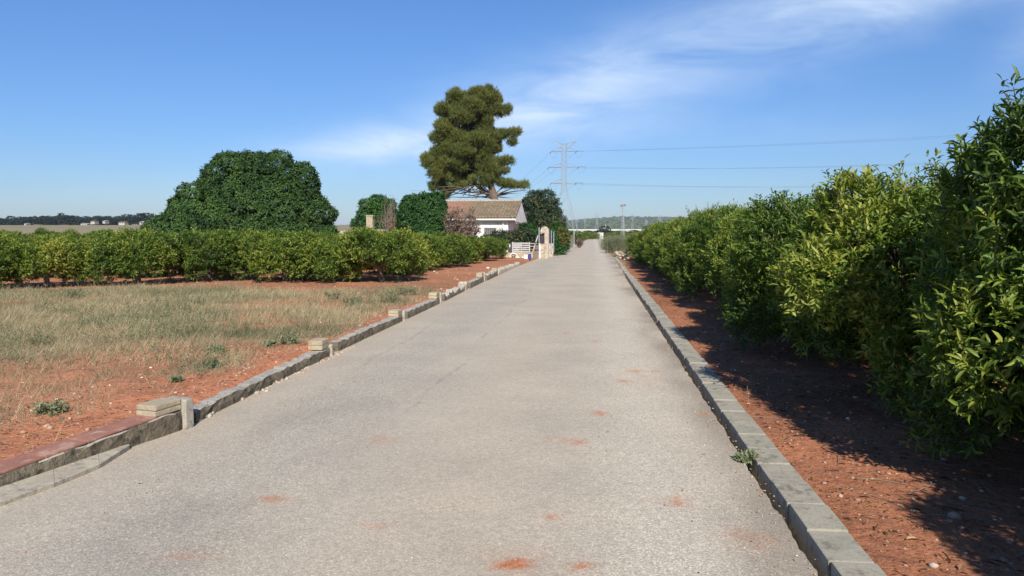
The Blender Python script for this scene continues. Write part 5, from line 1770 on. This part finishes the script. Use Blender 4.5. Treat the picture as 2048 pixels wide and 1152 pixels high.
# ------------------------------------------------------------------ light and sky
SUN_AZ = R(180 - 14)      # clockwise from +Y (the road's direction)
SUN_EL = R(36.5)
sd = bpy.data.lights.new("sun", "SUN"); so = bpy.data.objects.new("sun", sd); COL.objects.link(so)
sd.energy = 4.8; sd.angle = R(.53); sd.color = (1.0, .925, .81)
dirv = Vector((math.sin(SUN_AZ) * math.cos(SUN_EL), math.cos(SUN_AZ) * math.cos(SUN_EL), math.sin(SUN_EL)))
so.rotation_euler = dirv.to_track_quat('Z', 'Y').to_euler()
so.location = (5, -20, 30)

w = bpy.data.worlds.new("World"); scene.world = w; w.use_nodes = True
nt = w.node_tree; nt.nodes.clear()
out = nt.nodes.new("ShaderNodeOutputWorld"); bg = nt.nodes.new("ShaderNodeBackground")
sky = nt.nodes.new("ShaderNodeTexSky"); sky.sky_type = 'NISHITA'
sky.sun_disc = False; sky.sun_elevation = SUN_EL; sky.sun_rotation = SUN_AZ
sky.air_density = 1.0; sky.dust_density = .1; sky.ozone_density = 2.5; sky.altitude = 50
bg.inputs[1].default_value = .088
tc = nt.nodes.new("ShaderNodeTexCoord")
sep = nt.nodes.new("ShaderNodeSeparateXYZ"); nt.links.new(tc.outputs["Generated"], sep.inputs[0])
yy_ = mth(nt, "MAXIMUM", sep.outputs[1], .08)
U = mth(nt, "DIVIDE", sep.outputs[0], yy_); Vv = mth(nt, "DIVIDE", sep.outputs[2], yy_)


def cloud(cx, cy, sx, sy, rot, amp):
    du = mth(nt, "SUBTRACT", U, cx); dv = mth(nt, "SUBTRACT", Vv, cy)
    c, s = math.cos(rot), math.sin(rot)
    a = mth(nt, "DIVIDE", mth(nt, "ADD", mth(nt, "MULTIPLY", du, c), mth(nt, "MULTIPLY", dv, s)), sx)
    b = mth(nt, "DIVIDE", mth(nt, "SUBTRACT", mth(nt, "MULTIPLY", dv, c), mth(nt, "MULTIPLY", du, s)), sy)
    q = mth(nt, "ADD", mth(nt, "MULTIPLY", a, a), mth(nt, "MULTIPLY", b, b))
    e = mth(nt, "POWER", 2.718, mth(nt, "MULTIPLY", q, -1.))
    return mth(nt, "MULTIPLY", e, amp)


PX = lambda x, y: ((x - 1188) / 1500, (458 - y) / 1500)
cl = None
for (x, y, sx, sy, rot, amp) in ((770, 292, .14, .022, .06, .85), (900, 262, .14, .03, .1, .45), (1090, 225, .12, .04, -.15, .42), (1200, 160, .2, .05, .3, .34), (1500, 90, .3, .06, .3, .42), (1800, 20, .28, .035, .2, .45), (2010, 110, .06, .035, .5, .5), (1500, 270, .5, .03, .02, .10), (250, 380, .3, .02, .05, .12)):
    c = cloud(*PX(x, y), sx, sy, rot, amp)
    cl = c if cl is None else mth(nt, "ADD", cl, c)
cmb = nt.nodes.new("ShaderNodeCombineXYZ")
nt.links.new(U, cmb.inputs[0]); nt.links.new(mth(nt, "MULTIPLY", Vv, 3.4), cmb.inputs[1])
mp = nt.nodes.new("ShaderNodeMapping"); mp.inputs["Rotation"].default_value = (0, 0, -.35)
nt.links.new(cmb.outputs[0], mp.inputs[0])
n1 = noise(nt, 5.5, 8, .6, mp.outputs[0], .6)
n2 = ramp(nt, n1, [(.28, (0, 0, 0)), (.72, (1, 1, 1))])
cf = mth(nt, "MULTIPLY", cl, mth(nt, "ADD", mth(nt, "MULTIPLY", n2, .9), .12))
cf = mth(nt, "MINIMUM", cf, .85)
hs = nt.nodes.new("ShaderNodeHueSaturation"); hs.inputs["Saturation"].default_value = 1.12
nt.links.new(sky.outputs[0], hs.inputs["Color"])
el_ = ramp(nt, mth(nt, "MAXIMUM", sep.outputs[2], 0.), [(0, (.41, .51, .74)), (.1, (.49, .62, .87)), (.25, (.60, .75, 1.0)), (.5, (.70, .86, 1.08))])
skyt = mixc(nt, 1.0, hs.outputs[0], el_, "MULTIPLY")
skyc = mixc(nt, cf, skyt, (6.2, 7.4, 9.0))
nt.links.new(skyc, bg.inputs[0]); nt.links.new(bg.outputs[0], out.inputs[0])

scene.view_settings.view_transform = 'Standard'
scene.view_settings.look = 'None'
scene.view_settings.exposure = 0.5
scene.view_settings.gamma = 1
scene.render.engine = 'CYCLES'
scene.cycles.max_bounces = 6
scene.cycles.transparent_max_bounces = 8
scene.cycles.volume_bounces = 0
scene.cycles.use_denoising = True
